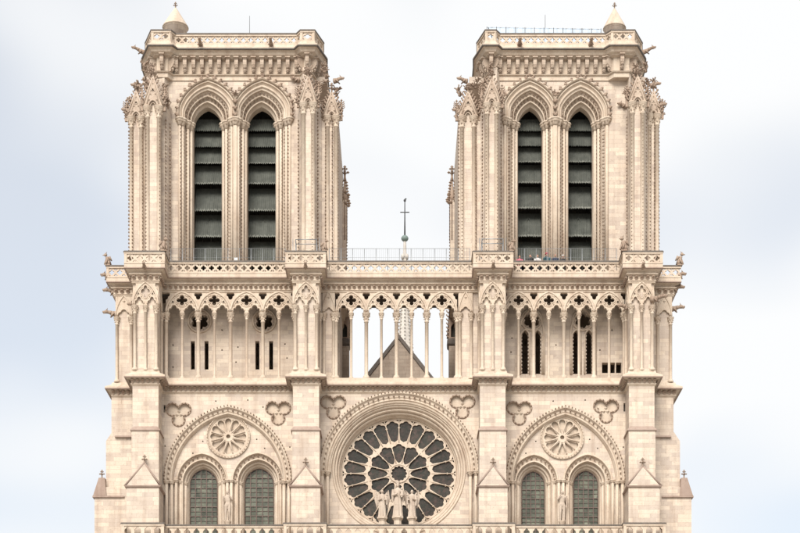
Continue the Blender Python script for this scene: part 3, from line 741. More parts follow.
# ---------------- cornice under the gallery
P1 = outline(DB, 0, OD, XL2 - .1, XR2 + .1)
zz = lambda v: ze(v, -.3)
co = MB().ploft(P1, [(0, zz(393)), (.06, zz(392)), (.12, zz(391.5)), (.14, zz(390.5)), (.1, zz(389.9)), (.12, zz(387)), (.38, zz(386.2)), (.5, zz(386)), (.55, zz(385)), (.55, zz(383.6)), (.12, zz(380.2)), (.08, zz(378.2)), (.0, zz(377.6))])
cor = obj('cornice', co, 'carved', CATH)
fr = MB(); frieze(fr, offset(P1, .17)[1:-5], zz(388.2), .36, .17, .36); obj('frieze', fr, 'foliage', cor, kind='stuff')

# ---------------- gallery storey
ZG0 = zz(377.5); ZCAP = ze(312.6, -.05); ZG1 = ze(290.6, 0)
def tracery_tile(w, h, thick=.3, moulds=True, depth=0.0):
    """two cusped lights under one pointed arch with a quatrefoil, base line at z = 0, centred on x = 0"""
    k = w / 32.3; kv = h / 23.0; hw = w / 2; out = [(-hw, 0), (-hw + 1.7 * k, 0)]
    def sub(cx):
        P = lobed(0, 0, 3, 0, 0, m=22, a0=0, a1=math.pi, lobes=[(math.pi / 2, 3.7, 3.0), (R(8), 3.0, 3.1), (R(172), 3.0, 3.1)])
        return [(cx + x * k, (2.2 + y) * kv) for x, y in reversed(P)]
    s1, s2 = sub(-8.1 * k), sub(8.1 * k)
    out += [(s1[0][0], 0)] + s1 + [(s1[-1][0], 0), (s2[0][0], 0)] + s2 + [(s2[-1][0], 0), (hw - 1.7 * k, 0), (hw, 0)]
    out = [p for i, p in enumerate(out) if i == 0 or (abs(p[0] - out[i - 1][0]) + abs(p[1] - out[i - 1][1])) > 1e-5]
    notch = [(x * k, (18.6 + y) * kv) for x, y in lobed(0, 0, 3, 2.1, 2.25, rot=R(-90), m=16, a0=R(-90), a1=R(90))]
    out += [(hw, notch[0][1] - .01)] + [(hw - x, z) for x, z in notch[1:-1]] + [(hw, notch[-1][1] + .01)]
    out += [(hw, h), (-hw, h)]
    out += [(-hw, notch[-1][1] + .01)] + [(-hw + x, z) for x, z in reversed(notch[1:-1])] + [(-hw, notch[0][1] - .01)]
    quat = [(x * k, (13.4 + y) * kv) for x, y in lobed(0, 0, 4, 3.3, 2.75, rot=R(90), m=40)]
    small = [[(sg * 9.9 * k + x * k, (12.0 + y) * kv) for x, y in lobed(0, 0, 3, 1.15, 1.2, rot=R(90), m=18)] for sg in (-1, 1)]
    mb = MB().plate(out, [quat] + small, 0, thick)
    if moulds:
        A = [(x, z) for x, z in arch(0, 1.0 * kv, hw * .985, 21.3 * kv, 12)]
        mb.tube(xz(A, -.02), 1.15 * k, 6); mb.tube(xz(interp(A, [(x * .86, z * .9) for x, z in A], 1), -.01), .6 * k, 5)
        for s_ in (s1, s2): mb.tube(xz(s_, -.01), .75 * k, 6)
        mb.tube(xz(quat, -.01), .7 * k, 6, closed=True); mb.tube(xz([(x * k, (13.4 + y) * kv) for x, y in circle(0, 0, 7.0, n=28)], .0), .55 * k, 5, closed=True)
        for q in small: mb.tube(xz(q, -.005), .4 * k, 5, closed=True)
        for q in range(4): mb.octa(3.1 * k * math.cos(R(45 + 90 * q)), .03, (13.4 + 3.1 * math.sin(R(45 + 90 * q))) * kv, .75 * k, .05, .75 * k)
        for sx in (-8.1, 8.1):
            for q in (-1, 1): mb.octa((sx + q * 3.1) * k, .05, 5.0 * kv, .85 * k, .08, .85 * kv)
        for x, z, tx, tz in along([(-8.1 * k, 1 * kv), (-8.1 * k, 1.2 * kv)], 9): pass
        for sx in (-1, 1):
            for (qx, qz) in ((6.3, 17.6), (5.0, 9.0), (13.0, 7.6)): mb.octa(sx * qx * k, -.04, qz * kv, .9 * k, .09, .9 * kv)
    return mb
def gallery_bay(u0, u1, nb, open_=True):
    x0, x1 = ue(u0), ue(u1); w = (x1 - x0) / nb; y = 0.02
    hd = MB().box(x0 - .55, x1 + .55, y + .005, .36, ZG1 - .06, ZG1 + .2)
    o = obj('arcade', hd, 'carved', CATH)
    tm = tracery_tile(w, ZG1 - ZCAP - .05, .3).mesh('tracery')
    for k in range(nb): link('tracery', tm, 'carved', o, (x0 + w * (k + .5), y, ZCAP))
    for k in range(nb * 2 + 1):
        big = k % 2 == 0
        put_column(o, x0 + w * k / 2, y + .15, ZG0 + .02, ZCAP + .02, .145 if big else .10)
    sill = MB().box(x0 - .6, x1 + .6, -.12, .5, ZG0 - .25, ZG0 + .03); obj('sill', sill, 'carved', o)
    return o
gallery_bay(165.8, 295, 4); gallery_bay(336, 457, 4); gallery_bay(503.5, 624.5, 4)
# solid parts beside the central opening, with a blind niche
def niche_tile(w, h, hn, thick=.14):
    hw = w / 2; P = lobed(0, 0, 3, 0, 0, m=18, a0=0, a1=math.pi, lobes=[(math.pi / 2, .42, .42), (R(5), .38, .45), (R(175), .38, .45)])
    A = [(x * hw * .92, hn + y * hw * .9) for x, y in reversed(P)]
    mb = MB().plate([(-hw, 0), (A[0][0], 0)] + A + [(A[-1][0], 0), (hw, 0), (hw, h), (-hw, h)], [], 0, thick)
    mb.tube(xz(A, -.01), .055, 6); mb.tube(xz(arch(0, hn * .8, hw * .95, h - hn * .8 - .06, 10), -.01), .06, 6)
    mb.octa(0, -.02, h * .72, .11, .08, .11)
    return mb
def blind_panel(u0, u1, y, wl=0, wr=0):
    x0, x1 = ue(u0, y), ue(u1, y); w = x1 - x0; zc = ZCAP - .05
    o = obj('blind_panel', MB().box(x0 - wl, x1 + wr, y + .12, y + 1.2, ZG0 - .1, ZG1 + .2), 'ashlar', CATH)
    t = niche_tile(w, ZG1 - zc - .02, .15); link('tracery', t.mesh('tracery'), 'carved', o, (x0 + w / 2, y, zc))
    for x in (x0 + .1, x1 - .1): put_column(o, x, y + .06, ZG0, zc + .02, .12)
    return o
b2r, b3l = BX[1][1], BX[2][0]
blind_panel(322.6, 334.8, .02, .4, .02); blind_panel(458.6, 472.6, .02, .02, .8)
blind_panel(115.5, 132.4, OD - .02, .0, .6); blind_panel(656.5, 672.0, OD - .02, .6, 0)
def buttress2(i):
    a, b = BX[i]; c = (a + b) / 2; w = b - a
    o = obj('buttress', MB().box(a + .1, b - .1, DB + .16, .9, ZG0 - .1, ZG1 + .3), 'ashlar', CATH)
    zc = ze(306, DB); t = tracery_tile(w - .02, ze(281.2, DB) - zc, .16); 
    link('tracery', t.mesh('tracery'), 'carved', o, (c, DB, zc))
    for f in (.09, .5, .91): put_column(o, a + w * f, DB + .02, ze(370.5, DB), zc + .02, .10 if f == .5 else .125)
    obj('base_course', MB().box(a - .04, b + .04, DB - .1, .8, ZG0 - .15, ze(370.5, DB)), 'carved', o)
    # side faces: one niche each
    for s_, x in ((-1, a), (1, b)):
        nt_ = niche_tile(1.6, ze(281.2, DB) - zc, .15).mesh('side_tracery'); q = link('side_tracery', nt_, 'carved', o)
        q.matrix_local = Matrix.Translation((x + s_ * .0, DB + 1.0, zc)) @ Matrix.Rotation(s_ * math.pi / 2, 4, 'Z')
        put_column(o, x - s_ * .02, DB + 1.75, ze(370.5, DB), zc + .02, .12)
    return o
BUT2 = [buttress2(i) for i in range(4)]
# gargoyles of the gallery storey
for x, z, dx in ((XL2, ze(291, OD), -1), (XL2, ze(313, OD), -1), (XR2, ze(288, OD), 1), (XR2, ze(308, OD), 1)):
    gargoyle(BUT2[0 if dx < 0 else 3], (x - dx * .1, OD + .2, z), (dx, -.25, .05), .75)
gargoyle(BUT2[3], (BX[3][1] - .2, DB - .1, ze(300, DB)), (.9, -.5, .05), .95); gargoyle(BUT2[3], (BX[3][0] + .2, DB + 1.2, ze(302, DB)), (-1, -.3, .05), .7)
gargoyle(BUT2[0], (BX[0][0] + .2, DB + 1.2, ze(300, DB)), (-1, -.3, .05), .5)

# ---------------- walls behind the arcades, tower bodies below the platform
YW = 1.9
def jagged(u0, u1, v0, v1, y, n=11, amp=1.1):
    """lancet with crocketed jambs: a pointed opening with toothed sides"""
    L_ = []; 
    for k in range(n):
        va = v1 + (v0 - v1) * k / n; vb = v1 + (v0 - v1) * (k + .5) / n
        L_ += [(u0, va), (u0 + amp, vb)]
    Rr_ = [(u0 + u1 - u, v) for u, v in reversed(L_)]
    P = L_ + [(u0 + .3, v0), ((u0 + u1) / 2, v0 - 4.5), (u1 - .3, v0)] + Rr_
    return [(ue(u, y), ze(v, y)) for u, v in P]
def back_wall(u0, u1, holes, name='gallery_wall'):
    z0, z1 = ZG0 - .4, ZG1 + .25
    mb = MB().plate([(ue(u0, YW), z0), (ue(u1, YW), z0), (ue(u1, YW), z1), (ue(u0, YW), z1)], holes, YW, YW + .6)
    return obj(name, mb, 'ashlar', CATH)
def dark_rosette(parent, u, v, r, y):
    rr = MB(); cx, cz = ue(u, y), ze(v, y); rr.tube(xz(circle(cx, cz, r * px, n=32), y - .03), .09, 6, closed=True)
    beads(rr, circle(cx, cz, (r - 1.8) * px, n=24), y - .02, .25, .08, True); obj('rosette_ring', rr, 'carved', parent)
lh = []
for c in (199.6, 264.2):
    lh += [lobed(ue(c, YW), ze(321, YW), 6, 5.6 * px, 3.4 * px, m=60), rect(c - 8.9, c - 4.8, 341, 369.5, YW), rect(c + 4.9, c + 8.9, 341, 369.5, YW)]
pls = [(173, 345), (173, 367), (222, 350), (238, 347), (236, 362), (285, 344), (287, 358), (222, 330)]
lh += [sq(ue(u, YW), ze(v, YW), .052) for u, v in pls]
gw = back_wall(158, 299, lh)
for c in (199.6, 264.2): dark_rosette(gw, c, 321, 11.5, YW)
rh = []
for c, in ((531.6,), (583,)):
    rh += [lobed(ue(c, YW), ze(320, YW), 6, 5.2 * px, 3.2 * px, m=60), jagged(c - 10.4, c - 2.8, 334, 374, YW), jagged(c + 2.6, c + 9.6, 334, 374, YW)]
rh += [rect(602, 608.5, 362.5, 373, YW), rect(609.5, 615, 362.5, 373, YW), rect(616, 621.5, 362.5, 373, YW)]
rh += [sq(ue(u, YW), ze(v, YW), .052) for u, v in ((511, 352), (512, 338), (556, 345), (612, 330), (600, 350))]
gw2 = back_wall(499, 629, rh)
for c in (531.6, 583):
    dark_rosette(gw2, c, 320, 10.5, YW)
    am = MB()
    for s_ in (-6.6, 6.1): am.tube(xz(arch(ue(c + s_, YW), ze(337, YW), 4.6 * px, 7.5 * px, 8, legs=ze(374, YW)), YW - .04), .07, 6)
    am.tube(xz(arch(ue(c, YW), ze(334, YW), 12.5 * px, 27 * px, 10, legs=ze(374, YW)), YW - .05), .09, 6); obj('window_moulding', am, 'carved', gw2)
M['soot_shade'] = plain('shade-dark gallery stone', (.085, .07, .06), (.05, .042, .036), .95, 0, 2, .1)  # deep gallery shade painted as a near-black stone colour
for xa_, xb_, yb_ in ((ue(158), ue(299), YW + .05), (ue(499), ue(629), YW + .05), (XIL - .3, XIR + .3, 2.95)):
    obj('shade_slab', MB().box(xa_, xb_, .34, yb_, ZG1 - .30, ZG1 + .1), 'soot_shade', CATH)  # slab added and hung low so the tracery openings look dark
# tower bodies at gallery level: side and back walls, floors, so that the openings look into a dark room
def room(xa, xb, inner):
    mb = MB(); z0, z1 = ZG0 - .3, ZG1 + .2
    mb.box(min(xa, xa + .6), max(xa, xa + .6), YW + .62, YB - .6, z0, z1) if False else None
    mb.box(xa, xa + .6, YW + .3, YB, z0, z1); mb.box(xb - .6, xb, YW + .3, YB, z0, z1); mb.box(xa + .6, xb - .6, YB - .6, YB, z0, z1)
    mb.box(xa + .6, xb - .6, YW + .6, YB - .6, z0 - .1, z0 + .1)
    o = obj('tower_room', mb, 'ashlar', CATH); return o
room(XL2 + .15, XIL, XIL); room(XIR, XR2 - .15, XIR)
# masonry behind the rose storey
obj('body_wall', MB().box(XL2 + .2, XIL, 2.4, YB, 0, ZG0 - .45), 'ashlar', CATH); obj('body_wall', MB().box(XIR, XR2 - .2, 2.4, YB, 0, ZG0 - .45), 'ashlar', CATH)
obj('body_wall', MB().box(XIL + .01, XIR - .01, 2.4, 3.0, 0, ZG0 - .3), 'ashlar', CATH)

# ---------------- upper cornice and platform balustrade
P2 = outline(DB, 0, OD, XL2, XR2)
z3 = lambda v: ze(v, -.3)
up = MB().ploft(P2, [(0, z3(291.2)), (.05, z3(290.8)), (.05, z3(289.6)), (.13, z3(289.2)), (.06, z3(288.3)), (.06, z3(284.3)), (.2, z3(283.6)), (.24, z3(283.2)), (.24, z3(282.4)), (.12, z3(281.8)), (.16, z3(280.6)), (.46, z3(279.2)), (.55, z3(278.8)), (.55, z3(275.0)), (.5, z3(274.6))])
upc = obj('cornice', up, 'carved', CATH)
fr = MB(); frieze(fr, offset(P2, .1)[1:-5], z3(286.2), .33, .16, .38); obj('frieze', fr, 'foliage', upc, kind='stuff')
obj('drip_shade_edge', MB().ploft(P2, [(.48, z3(279.4)), (.57, z3(279.0)), (.572, z3(278.1)), (.55, z3(278.0))], False, False), 'weather', upc)  # dark strip paints the shadow line under the slab
obj('drip_shade_edge', MB().ploft(P1, [(.46, zz(386.5)), (.555, zz(386.1)), (.572, zz(385.2)), (.55, zz(385.0))], False, False), 'weather', cor)  # shadow under the lower cornice, painted as a dark strip
ZP = z3(274.6); ZR = z3(262.6)
PB = offset(P2, .44)
BAL = balustrade(CATH, PB[1:-5], ZP, ZR, QUAT, .63, rail=.15, base=.13)
# beasts and crockets on the balcony corners
for (x, y), fc, h in ((PB[1], -1, .95), (PB[4], 1, 1.05), (PB[5 + 0], 1, 0.001), (PB[15], -1, 1.1), (PB[17], 1, 1.0), (PB[18], 1, 1.0), (PB[8], 1, .9), (PB[12], 1, .9)):
    if h > .1: chimera(BAL, x, y, ZR + .02, h, fc)
for k in (3, 8, 11, 16):
    pass
for i, (a, b) in enumerate(BX):
    c = (a + b) / 2; gargoyle(upc, (c, DB - .5, z3(277.5)), (0, -1, .0), .5, r=.12)
gargoyle(BAL, (PB[1][0] + .1, OD - .3, z3(272)), (-1, -.2, .1), .4); gargoyle(BAL, (PB[18][0] - .1, OD - .3, z3(271)), (1, -.2, .1), .35)

# ================================================================== BELL TOWERS
def bell_tower(p):
    side = p['side']; mir = False
    XO, XI = p['xo'], p['xi']                   # photo x of the outer left and right edges of the shaft
    yw = 1.5; zt = lambda v: ze(v, 1.0)
    zbase = ZP - .2; zwall_top = ze(72.5, yw)
    # --- belfry wall with two deep pointed openings
    holes = []; wins = []
    for (hc, hhw, oc, ohw) in p['wins']:
        zs = ze(119, yw); zo = ze(129, 3.0)
        A = arch(ue(hc, yw), zs, (hhw + 4) / S, ze(80.5, yw) - zs, 20, legs=zbase + .1); lo_, hi_ = ue(hc - hhw - p['clip'][len(wins)][0], yw), ue(hc + hhw + p['clip'][len(wins)][1], yw); A = [(min(max(x, lo_), hi_), z) for x, z in A]; B = arch(ue(oc, 3.0), zo, ohw / S * 1.02, ze(109.5, 3.0) - zo, 20, legs=zbase + .1)
        holes.append(A); wins.append((A, B, oc, ohw, hc, hhw, zs, zo))
    xa, xb = ue(p['panel'][0], yw), ue(p['panel'][1], yw)
    mb = MB().plate([(xa - .3, zbase), (xb + .3, zbase), (xb + .3, zwall_top), (xa - .3, zwall_top)], holes, yw, yw + .5)
    # --- side and back walls, ceiling: a closed dark belfry
    xl, xr = ue(XO, OD), ue(XI, OD)
    zk = ze(108, OD); xl2, xr2 = ue(p['top'][0][0], 2) + .45, ue(p['top'][-1][0], 2) - .45
    mb.box(xl + .05, xl + .9, yw + .5, YB, zbase, zk); mb.box(xr - .9, xr - .05, yw + .5, YB, zbase, zk)
    mb.plan([(xl2, YB), (xl2, 2.6), (xl2 + .45, 1.0), (max(xl2 + .6, xa - .35), .9), (max(xl2 + .7, xa - .05), 1.6), (max(xl2 + .7, xa - .05), YB)], zk - .5, zwall_top + .1); mb.plan([(xr2, YB), (xr2, 2.6), (xr2 - .45, 1.0), (min(xr2 - .6, xb + .35), .9), (min(xr2 - .7, xb + .05), 1.6), (min(xr2 - .7, xb + .05), YB)], zk - .5, zwall_top + .1)
    mb.box(xl + .9, xr - .9, YB - .8, YB - .02, zbase, zwall_top); mb.box(xl + .9, xr - .9, yw + .5, YB - .8, zwall_top - .6, zwall_top - .1)
    # near-black lining added behind the louvres so the openings read as unlit
    t = obj('bell_tower', mb, 'ashlar', CATH, label=p['label'])
    mcx = (p['wins'][0][0] + p['wins'][1][0]) / 2
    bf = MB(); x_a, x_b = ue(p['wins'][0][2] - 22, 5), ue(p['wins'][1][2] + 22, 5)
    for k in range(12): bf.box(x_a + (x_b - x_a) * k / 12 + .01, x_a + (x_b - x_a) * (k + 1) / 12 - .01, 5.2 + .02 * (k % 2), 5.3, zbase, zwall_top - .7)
    bf.box(x_a, x_b, 3.6, 5.25, ze(98, 4), ze(98, 4) + .2); obj('dark_lining', bf, 'unlit_dark', t)
    for (A, B, oc, ohw, hc, hhw, zs, zo) in wins:
        prof = [(t_, yw + q_) for t_, q_ in ((0, 0), (.03, -.07), (.09, -.08), (.12, .05), (.18, .12), (.22, .05), (.29, .06), (.32, .2), (.41, .22), (.43, .46), (.49, .52), (.59, .54), (.61, .42), (.65, .44), (.67, .76), (.79, .80), (.81, .68), (.87, .70), (.89, 1.0), (1, 1.12), (1, 1.5))]; ar = obj('belfry_arch', MB().loft(A, B, prof), 'carved', t)
        # reveal behind the innermost order, up to the louvres
        rv = MB().loft(B, B, [(0, 3.0), (0, 3.32)], smooth=False); obj('reveal', rv, 'carved', ar)
        hm = MB(); Aa = A[1:-1]; lo_, hi_ = A[0][0], A[-1][0]; Oa = [(min(max(x, lo_ - (.14 if hc < mcx else .005)), hi_ + (.005 if hc < mcx else .14)), z) for x, z in arch(ue(hc, yw), zs, (hhw + 4) / S + .16, ze(78, yw) - zs, 20)]; hm.loft(Oa, Aa, [(0, yw + .02), (0, yw - .2), (.5, yw - .26), (.85, yw - .2), (1, yw + .05)]); ho = obj('hood_mould', hm, 'carved', ar)
        ck = MB()
        for x, z, tx, tz in along(Oa, .52):
            j = random.uniform(.85, 1.15); ck.ball(x, yw - .18, z, .17 * j, .13, .13 * j, 7, 5); ck.ball(x - tz * .1 + tx * .05, yw - .22, z + tx * .1 + .05, .1 * j, .1, .09 * j, 6, 4)
        ck.octa(Oa[20][0], yw - .2, Oa[20][1] + .12, .16, .16, .2)
        obj('crockets', ck, 'foliage', ho, kind='stuff')
        bd = MB()
        for tt, yy in ((.54, yw + .46), (.73, yw + .72)): beads(bd, interp(A[1:-1], B[1:-1], tt), yy, .30, .13)
        for tt, yy in ((.36, yw + .18), (.54, yw + .46), (.73, yw + .72)):
            for sg in (0, -1):
                x = A[sg][0] + (B[sg][0] - A[sg][0]) * tt; z = zbase + .8
                while z < zo - .5: crocket(bd, x, yy, z, .11); z += .28
        obj('beading', bd, 'foliage', ar, kind='stuff')
        for sg in (0, -1):
            for q, tt in enumerate((.05, .255, .63, .85)):
                x = A[sg][0] + (B[sg][0] - A[sg][0]) * tt; yy = yw + (-.02, .12, .5, .78)[q]; z = zs + (zo - zs) * tt + .05
                sh = MB().lathe(x, yy, [(.12, zbase + .1), (.12, z - .1)], 8); capital(sh, x, yy, z, .21); obj('jamb_shaft', sh, 'carved', ar)
        # louvres: sloping boards with a toothed lower edge
        x0, x1 = ue(oc, 3.0) - ohw / S * 1.02, ue(oc, 3.0) + ohw / S * 1.02
        for k, (v, hgt) in enumerate(p['louvres']):
            zb = ze(v, 3.5); y0 = 3.36; y1 = y0 + hgt * .5; zt_ = zb + hgt; nT = 14; m = MB(); P = []
            for q in range(nT * 2 + 1): P.append((x0 + (x1 - x0) * q / (nT * 2), zb - (.10 if q % 2 else 0) + random.uniform(-.02, .02)))
            nq = len(P); vs = [(x, y0 + random.uniform(-.01, .01), z) for x, z in P] + [(x, y1, zt_) for x, z in P] + [(x, y0 + .06, z) for x, z in P] + [(x, y1 + .06, zt_) for x, z in P]
            fs = []
            for q in range(nq - 1): fs += [(q, q + 1, nq + q + 1, nq + q), (2 * nq + q + 1, 2 * nq + q, 3 * nq + q, 3 * nq + q + 1), (q + 1, q, 2 * nq + q, 2 * nq + q + 1)]
            m.add(vs, fs); lo = obj('louvre', m, 'louvre', t)
            eg = MB(); zz0 = [z for x, z in P]   # pale lead strip folded over the toothed edge
            def at_(q, f): return (P[q][0], y0 - .012 + (y1 - y0) * f, zz0[q] + (zt_ - zz0[q]) * f)
            eg.add([at_(q, 0) for q in range(nq)] + [at_(q, .07 + .03 * math.sin(q * 1.7 + k)) for q in range(nq)], [(q, q + 1, nq + q + 1, nq + q) for q in range(nq - 1)])
            if k > 1: obj('lead_edge', eg, 'lead_pale', lo)
            if k in (1, 3, 5):
                b = MB(); b.tube([(x0 + .2, y0 + .35, zb + .1), ((x0 + x1) / 2, y0 + .8, zb + hgt * .8), ], .05, 5); b.tube([(x1 - .2, y0 + .35, zb + .1), ((x0 + x1) / 2, y0 + .8, zb + hgt * .8)], .05, 5); obj('strut', b, 'louvre', t)
    # central shaft between the openings and its capital head
    mc = (p['wins'][0][0] + p['wins'][1][0]) / 2
    fx = MB(); xq = ue(mc, yw); leafclump(fx, xq, yw - .2, ze(96, yw), .26, 9); obj('leaf_boss', fx, 'foliage', t)
    # --- corner piers
    def pier(poly, zc, za, name='pier', front=None, hang=True):
        """shafted pier with a crocketed gable; poly is a list of (photo x, depth)"""
        Q = [(ue(u, d), d) for u, d in poly]
        o = obj(name, MB().plan(Q, zbase, zc + .1), 'ashlar', t)
        return o
    def gabled(o, u0, u1, d, vc, va, crock=True):
        x0, x1 = ue(u0, d), ue(u1, d); w = x1 - x0; c = (x0 + x1) / 2; zc, za = ze(vc, d), ze(va, d)
        for x in (x0, x1): put_column(o, x, d + .02, zbase, zc, .17, 'shaft')
        e = .3; A = [(x, z) for x, z in arch(c, zc + .02, w / 2 - .10, (w / 2 - .1) * 1.25, 8)]
        gm = MB().plate([(x0 - e, zc), (A[0][0], zc)] + A + [(A[-1][0], zc), (x1 + e, zc), (x1 + e * .7, zc + .25), (c + .03, za), (c - .03, za), (x0 - e * .7, zc + .25)], [lobed(c, zc + (za - zc) * .53, 3, w * .085, w * .085, m=24)], d - .2, d + .12)
        gm.tube(xz(A, d - .2), .075, 6); gm.tube(xz(arch(c, zc + .02, w * .22, w * .3, 6), d - .12), .05, 5)
        gm.tube([(x0 - e, d - .2, zc + .12), (c, d - .2, za)], .07, 6); gm.tube([(x1 + e, d - .2, zc + .12), (c, d - .2, za)], .07, 6)
        gm.plate([(x0, zc), (x1, zc), (c, za - .3)], [], d + .12, d + .3)
        gm.tube(xz(lobed(c, zc + (za - zc) * .53, 3, w * .085, w * .085, m=24), d - .2), .04, 5, closed=True)
        for sg in (-1, 1):
            gm.octa(c + sg * w * .36, d - .2, zc + (za - zc) * .2, .12, .12, .12); gm.octa(c + sg * w * .22, d - .2, zc + (za - zc) * .40, .09, .1, .09)
            gm.tube([(c + sg * w * .52, d - .2, zc + .16), (c + sg * .03, d - .2, zc + (za - zc) * .84)], .045, 5)
        gm.octa(c, d - .2, zc + (za - zc) * .76, .08, .1, .12)
        go = obj('gable', gm, 'gable_carving', o); ck = MB()
        for s_ in (0, 1):
            xe = x0 - e if s_ == 0 else x1 + e
            for k in range(7):
                f = (k + .3) / 7; x = xe + (c - xe) * f; z = zc + .1 + (za - zc - .1) * f; sg = -1 if s_ == 0 else 1; r = .16 * random.uniform(.8, 1.2)
                leafcurl(ck, x, d - .1, z, sg * .9, .3, r * 1.05)
        finial(ck, c, d - .1, za - .2, .95); obj('crockets', ck, 'foliage', go, kind='stuff')
        for s_ in (-1, 1):      # slender crocketed pinnacles flanking the gable
            xx = (x0 if s_ < 0 else x1) + s_ * .42; hp = (za - zc) * random.uniform(.62, .8); pn = MB(); r0 = .13
            pn.lathe(xx, d + .05, [(r0, zc - .3), (r0, zc + hp * .35), (r0 * 1.4, zc + hp * .37), (r0 * 1.3, zc + hp * .43), (r0 * .25, zc + hp)], 4, smooth=False, rot=math.pi / 4)
            for k in range(4):
                f = (k + .3) / 4.2; rr = r0 * (1.3 - f) + .02
                for q in (-1, 1): leafcurl(pn, xx + q * rr * .6, d - .03, zc + hp * (.45 + .5 * f), q, .25, .095)
            pn.octa(xx, d + .05, zc + hp + .04, .1, .1, .13); obj('pinnacle', pn, 'foliage', o)
        for s_ in (-1, 1):      # foliage bosses beside the capitals
            xx = (x0 if s_ < 0 else x1) + s_ * .38; fb = MB()
            leafclump(fb, xx - s_ * .1, d + .1, zc - .05, .27, 9)
            obj('leaf_boss', fb, 'foliage', o)
        return go
    cr = MB()
    def strip(u, d, v0, v1=262):
        z = ze(v1, d); x = ue(u, d); top = ze(v0, d)
        while z < top: crocket(cr, x, d, z + random.uniform(-.02, .02), .115); z += .28
    for pr in p['piers']:
        o = pier(pr['poly'], ze(pr['top'], pr['d']), 0); 
        gabled(o, pr['x'][0], pr['x'][1], pr['d'], pr['cap'], pr['apex'])
        for u, d, v in pr['strips']: strip(u, d, v)
    obj('crocket_strips', cr, 'foliage', t, kind='stuff')
    # edge crockets seen against the sky
    # --- parapet
    T = [(ue(u, d), d) for u, d in p['top']]; T = [(T[0][0], YB + .2)] + T + [(T[-1][0], YB + .2)]
    cm = MB().ploft(T, [(-.42, zt(78)), (-.42, zt(73.6)), (-.3, zt(73.2)), (-.26, zt(72.3)), (-.34, zt(71.8)), (-.42, zt(71.4)), (-.42, zt(58.5)), (-.15, zt(57.5)), (-.1, zt(56.8)), (.1, zt(55.6)), (.2, zt(53.2)), (.36, zt(52.2)), (.42, zt(51.6)), (.42, zt(49.9)), (.2, zt(48.0)), (.12, zt(45.2))])
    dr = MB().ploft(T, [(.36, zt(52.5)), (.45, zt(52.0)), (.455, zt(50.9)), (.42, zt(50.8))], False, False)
    crown = obj('crown_cornice', cm, 'carved', t); obj('drip_shade_edge', dr, 'lead', crown)
    Tc = offset(T, -.42); cb = MB()   # one corbel, shared
    prof = [(0, 0), (.16, 0), (.2, .12), (.16, .22), (.3, .3), (.46, .52), (.5, .72), (.46, .95), (.56, 1.0), (.56, 1.1), (0, 1.1)]
    n = len(prof); cb.add([(-.14, -a, b) for a, b in prof] + [(.14, -a, b) for a, b in prof], [tuple(range(n)), tuple(range(2 * n - 1, n - 1, -1))] + [(i, (i + 1) % n, n + (i + 1) % n, n + i) for i in range(n)])
    cb.octa(0, -.26, .16, .17, .13, .17); cb.octa(0, -.38, .36, .13, .1, .12); cb.box(-.2, .2, -.64, 0, 1.0, 1.08)
    cme = cb.mesh('corbel'); lf = MB()
    for (a, b) in zip(Tc[1:-2], Tc[2:-1]):
        l = math.hypot(b[0] - a[0], b[1] - a[1]); k = int(l / .66)
        for i in range(max(1, k)):
            f = (i + .5) / max(1, k); q = link('corbel', cme, 'gable_carving', crown); q.matrix_local = Matrix.Translation((a[0] + (b[0] - a[0]) * f, a[1] + (b[1] - a[1]) * f, zt(71.3))) @ Matrix.Rotation(math.atan2(b[1] - a[1], b[0] - a[0]), 4, 'Z')
    balustrade(t, T[1:-1], zt(45.2), zt(34.6), QUAT, .56, rail=.14, base=.1)
    for u in p['garg']: gargoyle(crown, (ue(u, .8), .8, zt(45.5)), (0, -1, -.05), .75, r=.13)
    gx = T[1][0] if side < 0 else T[-2][0]; gargoyle(crown, (gx, 1.8, zt(47)), (side, -.5, .18), .75, r=.13)
    # clusters of carved foliage and small beasts round the corners under the crown
    for (u, d, v, n_, sp) in p['clumps']:
        for k in range(2):
            fm = MB(); leafclump(fm, ue(u, d) + random.uniform(-.12, .12), d + random.uniform(-.05, .1), ze(v, d) - .2 + .42 * k, .24 + .06 * random.random(), n_ - 1); obj('leaf_boss', fm, 'foliage', t)
    for (u, d, v, dx, ln) in p['beasts']: gargoyle(t, (ue(u, d), d, ze(v, d)), (dx, -.35, .12), ln, r=.14)
    # --- stair turret with conical roof
    (tu, tr_, vb, vc, va) = p['turret']; td = 2.4; x = ue(tu, td); r = tr_ / S
    tm = MB().lathe(x, td, [(r, zt(50)), (r, ze(vb, td)), (r * 1.08, ze(vb, td) + .03), (r * 1.08, ze(vb, td) + .12)], 20); to = obj('stair_turret', tm, 'ashlar', t)
    obj('cone_roof', MB().lathe(x, td, [(r * 1.16, ze(vb, td) + .1), (r * 1.12, ze(vb, td) + .2), (r * .1, ze(va, td)), (.02, ze(va, td) + .05)], 20), 'carved', to)
    fm = MB(); finial(fm, x, td, ze(va, td) - .1, .62); obj('finial', fm, 'foliage', to)
    # --- lightning rod
    lu, lv0, lv1 = p['rod']; obj('lightning_rod', MB().tube([(ue(lu, 4), 4, zt(48)), (ue(lu, 4), 4, ze(lv0, 4))], .028, 6, r1=.015), 'iron', t)
    # roof deck
    # --- rear inner pier with its pinnacle
    ru = p['rear']; sg = p['rs']; yr = 11.6; x = ue(ru, yr)
    rm = MB().box(min(x, x - sg * 1.2), max(x, x - sg * 1.2), yr, yr + 1.2, zbase, ze(196, yr)); ro = obj('pier', rm, 'ashlar', t)
    pm = MB(); xc = x - sg * .15
    pm.lathe(xc, yr + .2, [(.22, ze(240, yr)), (.22, ze(200, yr)), (.3, ze(199, yr)), (.3, ze(196, yr)), (.2, ze(194, yr)), (.05, ze(178, yr))], 8)
